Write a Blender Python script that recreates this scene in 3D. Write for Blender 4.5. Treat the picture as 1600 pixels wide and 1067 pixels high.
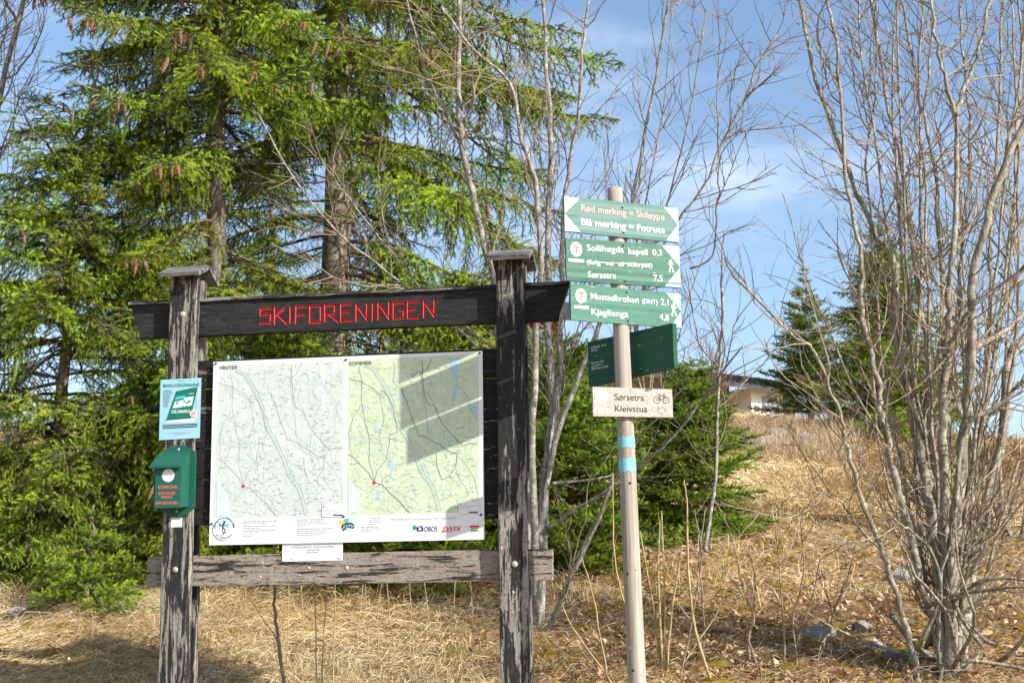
import bpy, bmesh, math, random
import numpy as np
from mathutils import Vector, Matrix
R_ = math.radians
rnd = random.Random(7)
for o in list(bpy.data.objects): bpy.data.objects.remove(o)
sc = bpy.context.scene
COL = sc.collection

# ------------------------------------------------------------------ camera
FPX = 2209.0                                   # focal length in pixels of the 1600 px wide photograph
PITCH, ROLL = R_(10.43), R_(0.84)
CAM = Vector((0, 0, 1.5))
RC = Matrix.Rotation(math.pi/2+PITCH, 3, 'X') @ Matrix.Rotation(-ROLL, 3, 'Z')
cd = bpy.data.cameras.new('camera'); co = bpy.data.objects.new('camera', cd); COL.objects.link(co)
cd.sensor_width = 36.0; cd.lens = FPX/1600*36.0; cd.clip_start = .05; cd.clip_end = 4000
co.matrix_world = Matrix.Translation(CAM) @ RC.to_4x4()
sc.camera = co

# ------------------------------------------------------------------ sky, sun, exposure
SUN = Vector((0.880, -0.631, 0.66)).normalized()          # towards the sun
SUN_EL = math.asin(SUN.z); SUN_AZ = math.atan2(SUN.x, SUN.y)
w = bpy.data.worlds.new('World'); sc.world = w; w.use_nodes = True
nt = w.node_tree; nt.nodes.clear()
def wn(t, **k):
    n = nt.nodes.new(t)
    for a, v in k.items(): setattr(n, a, v)
    return n
out = wn('ShaderNodeOutputWorld'); bg = wn('ShaderNodeBackground'); bg.inputs['Strength'].default_value = 0.14
sky = wn('ShaderNodeTexSky', sky_type='NISHITA', sun_disc=False)
sky.sun_elevation = SUN_EL; sky.sun_rotation = SUN_AZ; sky.air_density = 1.0; sky.dust_density = 0.9; sky.ozone_density = 2.0
tc = wn('ShaderNodeTexCoord'); mp = wn('ShaderNodeMapping'); mp.inputs['Scale'].default_value = (1.6, 1.6, 5.0); mp.inputs['Location'].default_value = (.37, .12, .4)
nz = wn('ShaderNodeTexNoise'); nz.inputs['Scale'].default_value = 2.3; nz.inputs['Detail'].default_value = 7; nz.inputs['Roughness'].default_value = .55
cr = wn('ShaderNodeMapRange'); cr.inputs['From Min'].default_value = .46; cr.inputs['From Max'].default_value = .86; cr.inputs['To Max'].default_value = .5; cr.interpolation_type = 'SMOOTHSTEP'
mx = wn('ShaderNodeMix', data_type='RGBA'); mx.inputs['B'].default_value = (8.0, 8.3, 8.9, 1)
nt.links.new(tc.outputs['Generated'], mp.inputs['Vector']); nt.links.new(mp.outputs['Vector'], nz.inputs['Vector'])
nt.links.new(nz.outputs['Fac'], cr.inputs['Value']); nt.links.new(cr.outputs['Result'], mx.inputs['Factor'])
nt.links.new(sky.outputs['Color'], mx.inputs['A']); nt.links.new(mx.outputs['Result'], bg.inputs['Color']); nt.links.new(bg.outputs['Background'], out.inputs['Surface'])
sl = bpy.data.lights.new('sun', 'SUN'); sl.energy = 5.0; sl.angle = R_(.53); sl.color = (1, .95, .87)
so = bpy.data.objects.new('sun', sl); COL.objects.link(so); so.location = (8, -6, 12)
so.rotation_euler = SUN.to_track_quat('Z', 'Y').to_euler()
vs = sc.view_settings; vs.view_transform = 'Standard'; vs.look = 'None'; vs.gamma = 1; vs.use_curve_mapping = False; vs.exposure = 0.65
sc.cycles.max_bounces = 5; sc.cycles.diffuse_bounces = 2; sc.cycles.glossy_bounces = 1; sc.cycles.transmission_bounces = 2

# ------------------------------------------------------------------ helpers: pixels of the survey photograph to places
def ray(px, py): return RC @ Vector(((px-800)/FPX, -(py-533.5)/FPX, -1))
def at(px, py, Y):
    d = ray(px, py); return CAM + d*(Y/d.y)
class Frame:
    """upright plane: local x along it, local z up, local -y towards the viewer"""
    def __init__(s, o, rz):
        s.o = Vector((o[0], o[1], 0)); s.rz = rz; s.dx = Vector((math.cos(rz), math.sin(rz), 0)); s.dy = Vector((-math.sin(rz), math.cos(rz), 0))
    def __call__(s, px, py, y=0.0):
        d = ray(px, py); p0 = s.o + s.dy*y; t = (p0-CAM).dot(s.dy)/d.dot(s.dy); X = CAM+d*t-s.o
        return (X.dot(s.dx), X.z)
def link(o, parent=None):
    COL.objects.link(o)
    if parent is not None: o.parent = parent
    return o
def tag(o, label=None, cat=None, group=None, kind=None):
    if label: o['label'] = label
    if cat: o['category'] = cat
    if group: o['group'] = group
    if kind: o['kind'] = kind
    return o
def empty(name, loc=(0, 0, 0), rz=0.0, parent=None):
    o = bpy.data.objects.new(name, None); o.location = loc; o.rotation_euler = (0, 0, rz); o.empty_display_size = .1
    return link(o, parent)
def mobj(name, me, parent=None, loc=None, rot=None):
    o = bpy.data.objects.new(name, me)
    if loc is not None: o.location = loc
    if rot is not None: o.rotation_euler = rot
    return link(o, parent)
class MB:
    def __init__(s): s.v = []; s.f = []; s.m = []
    def add(s, vs_, fs, mi=0):
        b = len(s.v); s.v.extend([tuple(p) for p in vs_]); s.f.extend([tuple(i+b for i in f) for f in fs]); s.m.extend([mi]*len(fs)); return s
    def box(s, x0, x1, y0, y1, z0, z1, mi=0):
        return s.add([(x, y, z) for x in (x0, x1) for y in (y0, y1) for z in (z0, z1)],
                     [(0, 1, 3, 2), (4, 6, 7, 5), (0, 4, 5, 1), (2, 3, 7, 6), (0, 2, 6, 4), (1, 5, 7, 3)], mi)
    def bm(s, bm, mi=0):
        bm.verts.index_update(); s.add([v.co for v in bm.verts], [[v.index for v in f.verts] for f in bm.faces], mi); bm.free(); return s
    def tube(s, pts, rad, sides=6, mi=0, cap=True):
        pts = [Vector(p) for p in pts]; n = len(pts)
        if not hasattr(rad, '__len__'): rad = [rad]*n
        vs_ = []; u = None
        for i in range(n):
            t = (pts[min(i+1, n-1)]-pts[max(i-1, 0)])
            if t.length < 1e-9: t = Vector((0, 0, 1))
            t.normalize()
            if u is None:
                u = t.orthogonal().normalized()
            else:
                u = (u - t*u.dot(t)); u = u.normalized() if u.length > 1e-6 else t.orthogonal().normalized()
            v = t.cross(u)
            for k in range(sides):
                a = 2*math.pi*k/sides; vs_.append(pts[i]+(u*math.cos(a)+v*math.sin(a))*rad[i])
        fs = []
        for i in range(n-1):
            for k in range(sides):
                k2 = (k+1) % sides; fs.append((i*sides+k, i*sides+k2, (i+1)*sides+k2, (i+1)*sides+k))
        if cap:
            fs.append(tuple(range(sides-1, -1, -1))); fs.append(tuple((n-1)*sides+k for k in range(sides)))
        return s.add(vs_, fs, mi)
    # flat print in the local x-z plane, seen from -y
    def poly(s, pts, off=0.001, mi=0):
        return s.add([(a, -off, b) for a, b in pts], [tuple(range(len(pts)))], mi)
    def disc(s, a, b, r, off=0.001, mi=0, n=28, ra=None):
        return s.poly([(a+r*math.cos(2*math.pi*k/n), b+(ra or r)*math.sin(2*math.pi*k/n)) for k in range(n)], off, mi)
    def ring(s, a, b, r0, r1, off=0.001, mi=0, n=32, t0=0, t1=2*math.pi):
        vs_ = []; fs = []
        for k in range(n+1):
            t = t0+(t1-t0)*k/n
            vs_ += [(a+r0*math.cos(t), -off, b+r0*math.sin(t)), (a+r1*math.cos(t), -off, b+r1*math.sin(t))]
        for k in range(n): fs.append((2*k, 2*k+1, 2*k+3, 2*k+2))
        return s.add(vs_, fs, mi)
    def strip(s, pts, wd, off=0.001, mi=0):
        vs_ = []; fs = []; n = len(pts)
        for i, (a, b) in enumerate(pts):
            p, q = pts[max(i-1, 0)], pts[min(i+1, n-1)]; dx, dz = q[0]-p[0], q[1]-p[1]; l = math.hypot(dx, dz) or 1
            nx, nz_ = -dz/l*wd/2, dx/l*wd/2; vs_ += [(a+nx, -off, b+nz_), (a-nx, -off, b-nz_)]
        for i in range(n-1): fs.append((2*i, 2*i+1, 2*i+3, 2*i+2))
        return s.add(vs_, fs, mi)
    def text(s, body, a, b, h, width=None, off=0.001, mi=0, bold=0.0, align='L', sx=1.0, slant=0.0):
        vs_, fs = text_geo(body, bold)
        xs = [p[0] for p in vs_]; x0, x1 = min(xs), max(xs); k = h/CAPH; kx = k*sx
        if width: kx = width/(x1-x0)
        w_ = (x1-x0)*kx; o = {'L': 0, 'C': -w_/2, 'R': -w_}[align]
        return s.add([(a+o+(x-x0)*kx+y*k*slant, -off, b+y*k) for x, y in vs_], fs, mi)
    def mesh(s, name, mats, smooth=False):
        me = bpy.data.meshes.new(name); me.from_pydata(s.v, [], s.f)
        for m in (mats if isinstance(mats, (list, tuple)) else [mats]): me.materials.append(m)
        if any(s.m): me.polygons.foreach_set('material_index', s.m)
        if smooth: me.polygons.foreach_set('use_smooth', [True]*len(me.polygons))
        me.update(); return me
    def build(s, name, mats, parent=None, loc=None, rot=None, smooth=False):
        return mobj(name, s.mesh(name, mats, smooth), parent, loc, rot)
_tc = {}
def text_geo(body, bold=0.0):
    if (body, bold) in _tc: return _tc[(body, bold)]
    cu = bpy.data.curves.new('t', 'FONT'); cu.body = body; cu.size = 1; cu.resolution_u = 3; cu.offset = bold; cu.fill_mode = 'FRONT'
    ob = bpy.data.objects.new('t', cu); me = bpy.data.meshes.new_from_object(ob)
    r = ([(v.co.x, v.co.y) for v in me.vertices], [tuple(p.vertices) for p in me.polygons])
    bpy.data.objects.remove(ob); bpy.data.curves.remove(cu); bpy.data.meshes.remove(me)
    _tc[(body, bold)] = r; return r
CAPH = max(p[1] for p in text_geo('H')[0])
def plank_bm(x0, x1, y0, y1, z0, z1, c=.004, cuts=14, jit=.0012, seed=0):
    """a sawn board with softened, slightly uneven edges"""
    bm = bmesh.new(); bmesh.ops.create_cube(bm, size=1)
    for v in bm.verts: v.co = Vector(((x0+x1)/2+v.co.x*(x1-x0), (y0+y1)/2+v.co.y*(y1-y0), (z0+z1)/2+v.co.z*(z1-z0)))
    bmesh.ops.bevel(bm, geom=list(bm.edges), offset=c, segments=2, affect='EDGES', profile=.6)
    ax = max(range(3), key=lambda i: (x1-x0, y1-y0, z1-z0)[i]); lo = (x0, y0, z0)[ax]; hi = (x1, y1, z1)[ax]
    no = [0, 0, 0]; no[ax] = 1
    for k in range(1, cuts):
        p = [0, 0, 0]; p[ax] = lo+(hi-lo)*k/cuts
        bmesh.ops.bisect_plane(bm, geom=bm.verts[:]+bm.edges[:]+bm.faces[:], plane_co=p, plane_no=no)
    r = random.Random(seed); ph = [r.random()*9 for _ in range(6)]
    for v in bm.verts:
        t = v.co[ax]
        for i in range(3):
            if i != ax: v.co[i] += jit*(math.sin(t*9+ph[i]+v.co[(i+1) % 3]*20)+.7*math.sin(t*31+ph[i+3]+v.co[i]*40))+r.uniform(-.4, .4)*jit
    bmesh.ops.recalc_face_normals(bm, faces=bm.faces)
    return bm

# ------------------------------------------------------------------ materials
class Mat:
    def __init__(s, name, rough=.8, spec=.3):
        s.m = bpy.data.materials.new(name); s.m.use_nodes = True; s.t = s.m.node_tree; s.b = s.t.nodes['Principled BSDF']
        s.b.inputs['Roughness'].default_value = rough; s.b.inputs['Specular IOR Level'].default_value = spec
    def n(s, typ, **k):
        x = s.t.nodes.new(typ)
        for a, v in k.items():
            if a in x.inputs.keys() if isinstance(a, str) else False: x.inputs[a].default_value = v
            else: setattr(x, a, v)
        return x
    def l(s, a, b): s.t.links.new(a, b)
    def coord(s, scale=(1, 1, 1), kind='Object', loc=(0, 0, 0), rnd_=True):
        c = s.n('ShaderNodeTexCoord'); m = s.n('ShaderNodeMapping'); m.inputs['Scale'].default_value = scale; m.inputs['Location'].default_value = loc
        s.l(c.outputs[kind], m.inputs['Vector'])
        if rnd_:
            oi = s.n('ShaderNodeObjectInfo'); mu = s.n('ShaderNodeMath', operation='MULTIPLY'); mu.inputs[1].default_value = 37.0
            va = s.n('ShaderNodeVectorMath', operation='ADD'); s.l(oi.outputs['Random'], mu.inputs[0])
            s.l(m.outputs['Vector'], va.inputs[0]); s.l(mu.outputs[0], va.inputs[1]); return va.outputs[0]
        return m.outputs['Vector']
    def noise(s, vec, scale, detail=4, rough=.55, dist=0.0):
        x = s.n('ShaderNodeTexNoise'); x.inputs['Scale'].default_value = scale; x.inputs['Detail'].default_value = detail
        x.inputs['Roughness'].default_value = rough; x.inputs['Distortion'].default_value = dist
        if vec is not None: s.l(vec, x.inputs['Vector'])
        return x.outputs['Fac']
    def rng(s, v, a, b, c=0.0, d=1.0, smooth=True):
        x = s.n('ShaderNodeMapRange'); x.interpolation_type = 'SMOOTHSTEP' if smooth else 'LINEAR'
        for k, q in zip(('From Min', 'From Max', 'To Min', 'To Max'), (a, b, c, d)): x.inputs[k].default_value = q
        s.l(v, x.inputs['Value']); return x.outputs['Result']
    def mix(s, f, a, b, mode='MIX'):
        x = s.n('ShaderNodeMix', data_type='RGBA', blend_type=mode)
        for k, q in (('A', a), ('B', b)):
            if isinstance(q, (tuple, list)): x.inputs[k].default_value = (*q, 1) if len(q) == 3 else q
            else: s.l(q, x.inputs[k])
        if isinstance(f, (int, float)): x.inputs['Factor'].default_value = f
        else: s.l(f, x.inputs['Factor'])
        return x.outputs['Result']
    def math(s, op, a, b=0.0):
        x = s.n('ShaderNodeMath', operation=op)
        for i, q in enumerate((a, b)):
            if isinstance(q, (int, float)): x.inputs[i].default_value = q
            else: s.l(q, x.inputs[i])
        return x.outputs[0]
    def ramp(s, v, stops):
        x = s.n('ShaderNodeValToRGB'); e = x.color_ramp.elements
        while len(e) < len(stops): e.new(.5)
        for q, (p, c) in zip(e, stops): q.position = p; q.color = (*c, 1)
        s.l(v, x.inputs['Fac']); return x.outputs['Color']
    def attr(s, name):
        x = s.n('ShaderNodeAttribute'); x.attribute_name = name; return x.outputs['Fac']
    def col(s, c):
        if isinstance(c, (tuple, list)): s.b.inputs['Base Color'].default_value = (*c, 1)
        else: s.l(c, s.b.inputs['Base Color'])
        return s
    def bump(s, h, strength=.5, dist=.004):
        x = s.n('ShaderNodeBump'); x.inputs['Strength'].default_value = strength; x.inputs['Distance'].default_value = dist
        s.l(h, x.inputs['Height']); s.l(x.outputs['Normal'], s.b.inputs['Normal']); return s
def plain(name, c, rough=.6, spec=.3, var=.12, scale=9.0):
    M = Mat(name, rough, spec); v = M.coord(); f = M.noise(v, scale, 5)
    return M.col(M.mix(f, tuple(x*(1-var) for x in c), tuple(min(1, x*(1+var)) for x in c))).m
def ink(name, c, rough=.55): return plain(name, c, rough, .2, .06, 60)
def weathered(name, axis, bare, paint, cov, zr=None, edge=.06):
    """grey sun-bleached timber with flaking paint; axis = grain direction, cov = share still painted, zr = (z0,z1,extra) band where more paint is left"""
    M = Mat(name, .82, .25); g = [46, 46, 46]; g[axis] = 2.2
    vg = M.coord(tuple(g)); vl = M.coord((1, 1, 1)); st = [30, 30, 30]; st[axis] = 3.4; vp = M.coord(tuple(st)); fi = [120, 120, 120]; fi[axis] = 16; vf = M.coord(tuple(fi))
    grain = M.noise(vg, 1.0, 6, .6, .6); fine = M.noise(vf, 1.0, 3, .6); big = M.noise(vp, 1.0, 5, .62, .4); spots = M.noise(vl, 70, 3, .6)
    k = M.math('ADD', M.math('MULTIPLY', big, .46), M.math('ADD', M.math('MULTIPLY', grain, .34), M.math('MULTIPLY', fine, .20)))
    thr = M.math('ADD', k, (cov-.5)*.42)
    if zr:
        c = M.n('ShaderNodeTexCoord'); sp = M.n('ShaderNodeSeparateXYZ'); M.l(c.outputs['Object'], sp.inputs[0]); zz = sp.outputs['Z']
        up = M.rng(zz, zr[0]-.16, zr[0]+.10); dn = M.rng(zz, zr[1]-.12, zr[1]+.12, 1, 0)
        thr = M.math('ADD', thr, M.math('MULTIPLY', M.math('MULTIPLY', up, dn), zr[2]))
    mask = M.rng(thr, .485, .515)
    crack = M.rng(grain, .27, .36, 0, 1)
    bw = M.mix(M.rng(fine, .3, .7), tuple(x*.62 for x in bare), tuple(x*1.12 for x in bare))
    bw = M.mix(M.rng(big, .3, .75), bw, M.mix(.5, bw, (bare[0]*1.1, bare[1]*.86, bare[2]*.68)))
    bw = M.mix(M.rng(fine, .36, .26, 0, .75), bw, tuple(x*.12 for x in bare)); bw = M.mix(M.rng(spots, .56, .66, 0, .75), bw, paint)
    pw = M.mix(M.rng(fine, .35, .75), tuple(x*.7 for x in paint), tuple(x*1.7 for x in paint))
    pw = M.mix(M.rng(spots, .66, .74, 0, .5), pw, bare)
    c = M.mix(mask, bw, pw); c = M.mix(M.math('SUBTRACT', 1.0, crack), c, tuple(x*.14 for x in bare))
    M.col(c); h = M.math('ADD', M.math('MULTIPLY', grain, .8), M.math('ADD', M.math('MULTIPLY', mask, .35), M.math('MULTIPLY', fine, .3)))
    return M.bump(h, .7, .004).m
BARE = (.30, .28, .255); BLK = (.022, .021, .020)
m_postL = weathered('paint_flaked_timber', 2, BARE, BLK, .52)
m_postR = weathered('paint_flaked_timber_dark_band', 2, BARE, BLK, .50, (2.20, 2.98, .07))
m_beam = weathered('black_stained_timber', 0, (.24, .23, .22), (.021, .0205, .0205), .93)
m_rail = weathered('grey_black_timber', 0, (.27, .26, .25), (.03, .03, .03), .55)
m_low = weathered('worn_beam_timber', 0, (.31, .27, .23), (.025, .023, .021), .42)
m_back = weathered('dark_backing_timber', 0, (.34, .29, .24), (.014, .0135, .013), .68)
m_capw = weathered('grey_cap_timber', 0, (.22, .22, .22), (.045, .045, .045), .45)
m_edgep = plain('pale_worn_edge', (.58, .55, .50), .8, .2, .2, 30)
m_bolt = plain('dull_bolt', (.42, .37, .28), .5, .5, .2, 80)
m_steel = plain('zinc_screw', (.5, .5, .5), .35, .6)
m_red = plain('red_groove_paint', (.52, .04, .045), .6, .3, .18, 40)
m_green = None

# ------------------------------------------------------------------ terrain
def _n2(x, y):
    return (np.sin(x*1.3+y*.7+1.1)+np.sin(x*.6-y*1.7+2.3)+.6*np.sin(x*2.9+y*2.3)+.5*np.sin(x*4.7-y*3.9+.4)+.35*np.sin(x*8.3+y*6.1+2.)+.3*np.sin(-x*7.1+y*9.7))/3.0
def ground(x, y):
    x = np.asarray(x, float); y = np.asarray(y, float)
    yc = np.clip(34.0-3.4*np.maximum(0, x-6.0), 23.5, 34.0)
    k = 1.6
    up = .19*(y-2.5)
    over = .095*(np.minimum(y, 95)-yc)+.19*(yc-2.5)
    z = np.minimum(up, over)-.35*np.exp(-np.abs(y-yc)/k)*.5
    z = np.log1p(np.exp(np.clip(z*9, -50, 50)))/9*(z < 4)+z*(z >= 4)
    am = np.clip((y-3)/5, 0, 1)*np.clip((120-y)/40, .1, 1)
    z = z-.30*np.exp(-((y-8.15)/.95)**2)*np.clip(.5-x*.6, 0, 1)
    return z+am*(.055*_n2(x*.9, y*.9)+.03*_n2(x*2.7+3, y*2.7))
def gz(x, y): return float(ground(x, y))
def axis_vals(a, b, step, lo, hi):
    mid = list(np.arange(a, b+1e-6, step)); s = step; v = b; up = []
    while v < hi: s *= 1.28; v += s; up.append(v)
    s = step; v = a; dn = []
    while v > lo: s *= 1.28; v -= s; dn.append(v)
    return np.array(dn[::-1]+mid+up)
ax_, ay_ = axis_vals(-7, 12, .14, -900, 900), axis_vals(5, 37, .14, -400, 1800)
XX, YY = np.meshgrid(ax_, ay_); ZZ = ground(XX, YY)
nx_, ny_ = len(ax_), len(ay_)
me = bpy.data.meshes.new('ground'); vv = np.stack([XX, YY, ZZ], -1).reshape(-1, 3)
ii = np.arange(nx_*ny_).reshape(ny_, nx_); ff = np.stack([ii[:-1, :-1], ii[:-1, 1:], ii[1:, 1:], ii[1:, :-1]], -1).reshape(-1, 4)
me.from_pydata(vv.tolist(), [], ff.tolist()); me.polygons.foreach_set('use_smooth', [True]*len(me.polygons))
M = Mat('dry_slope_soil', .95, .1)
v = M.coord((1, 1, 1), rnd_=False)
a1 = M.noise(v, .7, 5); a2 = M.noise(v, 9, 5, .65); a3 = M.noise(M.coord((30, 60, 30), rnd_=False), 1.0, 4, .7)
c = M.ramp(M.math('ADD', M.math('MULTIPLY', a2, .5), M.math('MULTIPLY', a3, .5)), [(.25, (.10, .055, .025)), (.42, (.31, .195, .09)), (.56, (.50, .345, .17)), (.75, (.60, .46, .26))])
c = M.mix(M.rng(a1, .4, .65, 0, .4), c, (.40, .25, .13))
M.col(c); M.bump(M.math('ADD', a2, a3), .9, .05); me.materials.append(M.m)
tag(mobj('ground', me), kind='structure')

# ------------------------------------------------------------------ the notice board
BZ = R_(-8.455)
O_ = at(550, 680, 7.6); FB = Frame((O_.x, O_.y, 0), BZ)
BGZ = .9
board = empty('notice_board', (O_.x, O_.y, 0), BZ)
tag(board, 'black weathered timber notice board frame with two capped posts and red carved lettering', 'notice board')
PF, PB = -.06, 0.0                 # front face and back face of the front post planks (local y)
RB0, RB1 = .05, .11                # rear planks
def make_post(u0, u1, mat, seed):
    p = empty('post', (0, 0, 0), 0, board)
    top = 3.318
    MB().bm(plank_bm(u0, u1, PF, PB-.002, BGZ-.4, top, .007, 30, .0016, seed)).build('front_plank', [mat], p)
    MB().bm(plank_bm(u0+.004, u1-.001, RB0+.002, RB1, BGZ-.4, top-.01, .005, 30, .0016, seed+1)).build('rear_plank', [mat], p)
    # pitched cap: two short boards meeting in a ridge along the beam
    c = (u0+u1)/2; hw = .117; yr = .02
    for sgn in (-1, 1):
        bm = plank_bm(-hw, hw, 0, .165, 0, .026, .003, 4, .001, seed+5+sgn)
        for v in bm.verts:
            y, z = v.co.y, v.co.z; a = R_(24)
            yy = y*math.cos(a)+z*math.sin(a); zz = -y*math.sin(a)+z*math.cos(a)
            v.co = Vector((c+.004+v.co.x, yr+sgn*yy+(0 if sgn < 0 else .001), 3.372+zz-.0105))
        if sgn < 0: bmesh.ops.reverse_faces(bm, faces=bm.faces)
        MB().bm(bm).build('cap_board', [m_capw], p)
    bm = bmesh.new()
    MB().box(u0+.03, u1-.03, PB+.001, RB0-.001, 3.19, 3.31).build('cap_spacer', [mat], p)
    return p
pl0, pl1 = FB(264.2, 480, PF)[0], FB(306.4, 480, PF)[0]
pr0, pr1 = FB(774.6, 480, PF)[0], FB(817.6, 480, PF)[0]
postL = make_post(pl0, pl1, m_postL, 11); postR = make_post(pr0, pr1, m_postR, 31)
def dome(mb, u, v, y, r, mi=0, h=None):
    n = 12; h = h or r*.45; vs_ = [(u, y-h, v)]; fs = []
    for j, (rr, hh) in enumerate(((.55, .82), (.88, .4), (1, 0))):
        for k in range(n):
            a = 2*math.pi*k/n; vs_.append((u+r*rr*math.cos(a), y-h*hh, v+r*rr*math.sin(a)))
    for k in range(n): fs.append((0, 1+k, 1+(k+1) % n))
    for j in range(2):
        for k in range(n): fs.append((1+j*n+k, 1+(j+1)*n+k, 1+(j+1)*n+(k+1) % n, 1+j*n+(k+1) % n))
    return mb.add(vs_, fs, mi)
for po, px, py in ((postL, 285.2, 491), (postL, 273.8, 889.5), (postR, 798.4, 464), (postR, 803.9, 881)):
    u, v = FB(px, py, PF); dome(MB(), u, v, PF, .0165).build('bolt', [m_bolt], po, smooth=True)
for po, px, py in ((postR, 783.5, 856), (postR, 802, 925)):
    u, v = FB(px, py, PF); dome(MB(), u, v, PF, .006).build('screw', [m_steel], po)
# top beam with slanted ends, cut lettering and a rail on top
def shear_ends(bm, u0, u1, z0, z1, cut):
    for v in bm.verts:
        t = (z1-v.co.z)/(z1-z0)
        if v.co.x < u0+.03: v.co.x += cut*t
        elif v.co.x > u1-.03: v.co.x -= cut*t
BZ0, BZ1 = 2.981, 3.172
bu0, bu1 = FB(203, 480)[0], FB(889, 450)[0]
bm = plank_bm(bu0, bu1, 0, .048, BZ0, BZ1, .003, 40, .0007, 3); shear_ends(bm, bu0, bu1, BZ0, BZ1, .075)
beam_me = MB().bm(bm).mesh('crossbeam', [m_beam, m_red])
LET = {'S': [[(180,212),(92,222),(92,268),(178,258),(172,330),(85,338)]], 'K': [[(208,210),(208,340)],[(292,212),(212,275)],[(225,265),(300,335)]], 'I': [[(332,205),(332,332)]],
 'F': [[(376,335),(380,200),(460,198)],[(380,270),(448,262)]], 'O': [[(492,328),(492,200),(578,195),(578,325),(492,328)]], 'R': [[(612,322),(612,192),(692,188),(690,255),(615,262)],[(640,260),(715,322)]],
 'E': [[(828,180),(742,185),(742,318),(832,312)],[(745,248),(815,243)]], 'N': [[(865,315),(865,185),(948,305),(950,180)]], 'I2': [[(998,180),(995,310)]], 'N2': [[(1042,305),(1042,172),(1128,298),(1130,165)]],
 'G': [[(1248,170),(1165,172),(1165,298),(1245,290),(1245,230),(1210,232)]], 'E2': [[(1368,158),(1280,162),(1280,292),(1368,288)],[(1282,225),(1355,220)]], 'N3': [[(1410,288),(1410,158),(1490,280),(1495,152)]]}
cut = MB(); WG, DG, OV = .0074, .0125, .004
nseg = 0
for strokes in LET.values():
    for st in strokes:
        P = [FB(390+a/5.161, 440+b/5.161) for a, b in st]
        for (a, b), (c2, d2) in zip(P[:-1], P[1:]):
            nseg += 1; l = math.hypot(c2-a, d2-b); tx, tz = (c2-a)/l, (d2-b)/l; e = .005; j = nseg*.00007
            a, b, c2, d2 = a-tx*e, b-tz*e, c2+tx*e, d2+tz*e; nx2, nz2 = -tz, tx; wo = (WG+j*.3)*(DG+OV)/DG
            V6 = []
            for (q, r2) in ((a, b), (c2, d2)):
                V6 += [(q+nx2*wo, -OV-j, r2+nz2*wo), (q-nx2*wo, -OV-j, r2-nz2*wo), (q, DG+j*.2, r2)]
            cut.add(V6, [(0, 1, 2), (5, 4, 3), (0, 3, 4, 1), (1, 4, 5, 2), (2, 5, 3, 0)], 0)
ca = cut.mesh('cutter', [m_red]); bmx = bmesh.new(); bmx.from_mesh(ca); bmesh.ops.recalc_face_normals(bmx, faces=bmx.faces); bmx.to_mesh(ca); bmx.free()
tb = mobj('tb', beam_me); tcut = mobj('tc', ca)
md = tb.modifiers.new('b', 'BOOLEAN'); md.operation = 'DIFFERENCE'; md.object = tcut; md.solver = 'EXACT'; md.use_self = True; md.material_mode = 'TRANSFER'
bpy.context.view_layer.update()
dg = bpy.context.evaluated_depsgraph_get(); bme = bpy.data.meshes.new_from_object(tb.evaluated_get(dg))
mats_ = [m.name if m else None for m in bme.materials]
isred = [(mats_[p.material_index] if p.material_index < len(mats_) else '') == m_red.name for p in bme.polygons]
def sub_mesh(src, keep, name, mat):
    mbb = MB(); mp_ = {}
    for p, k in zip(src.polygons, keep):
        if not k: continue
        f = []
        for i in p.vertices:
            if i not in mp_: mp_[i] = len(mbb.v); mbb.v.append(tuple(src.vertices[i].co))
            f.append(mp_[i])
        mbb.f.append(tuple(f)); mbb.m.append(0)
    return mbb.mesh(name, [mat])
beam = mobj('crossbeam', sub_mesh(bme, [not r for r in isred], 'crossbeam', m_beam), board)
mobj('carved_lettering', sub_mesh(bme, isred, 'carved_lettering', m_red), beam)['label'] = 'red painted letters SKIFORENINGEN carved into the black beam'
print('groove faces', sum(isred), len(isred))
bpy.data.objects.remove(tb); bpy.data.objects.remove(tcut)
bm = plank_bm(bu0-.006, bu1+.006, -.016, .064, BZ1, BZ1+.019, .003, 40, .0009, 4)
MB().bm(bm).build('rail_cap', [m_rail], beam)
# lower beam
lu0, lu1 = FB(229.6, 894)[0], FB(863.5, 882)[0]
low = MB().bm(plank_bm(lu0, lu1, 0, .048, 1.607, 1.771, .004, 40, .0011, 8)).build('lower_beam', [m_low], board)
for px, py, r in ((410, 878.5, .006), (407, 901, .006), (483, 887, .007), (542, 886.5, .010), (468, 899, .004)):
    u, v = FB(px, py); dome(MB(), u, v, -.001, r).build('screw', [m_steel], low)
# backing planks behind the map
yb = [543.6, 590, 638, 686, 736, 786, 811]; zs = [FB(765, q)[1] for q in yb]
for i in range(6):
    MB().bm(plank_bm(pl1-.05, pr0+.05, .012, .034, zs[i+1]+.003, zs[i]-.003, .003, 30, .001, 50+i)).build('plank', [m_back], board)

# ------------------------------------------------------------------ map poster
m_paper = plain('white_coated_sheet', (.76, .77, .78), .35, .4, .015, 3)
m_text = ink('black_ink', (.03, .03, .035)); m_gtext = ink('grey_ink', (.33, .34, .36))
def map_mat(name, land, land2, line, wood):
    M = Mat(name, .4, .35); v = M.coord((1, 1, 1), rnd_=False)
    n1 = M.noise(v, 7, 8, .62, .3); n2 = M.noise(v, 16, 4, .6, .5); n3 = M.noise(v, 55, 3)
    w_ = M.math('PINGPONG', M.math('MULTIPLY', n1, 22.0), .5); cl = M.rng(w_, .0, .11, 1, 0)
    c = M.mix(M.rng(n2, .38, .62), land, land2); c = M.mix(M.math('MULTIPLY', cl, .55), c, line)
    c = M.mix(M.rng(n3, .66, .72, 0, .6), c, wood)
    return M.col(c).m
m_win = map_mat('winter_map_print', (.545, .605, .57), (.60, .645, .615), (.30, .38, .335), (.80, .82, .82))
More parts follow.
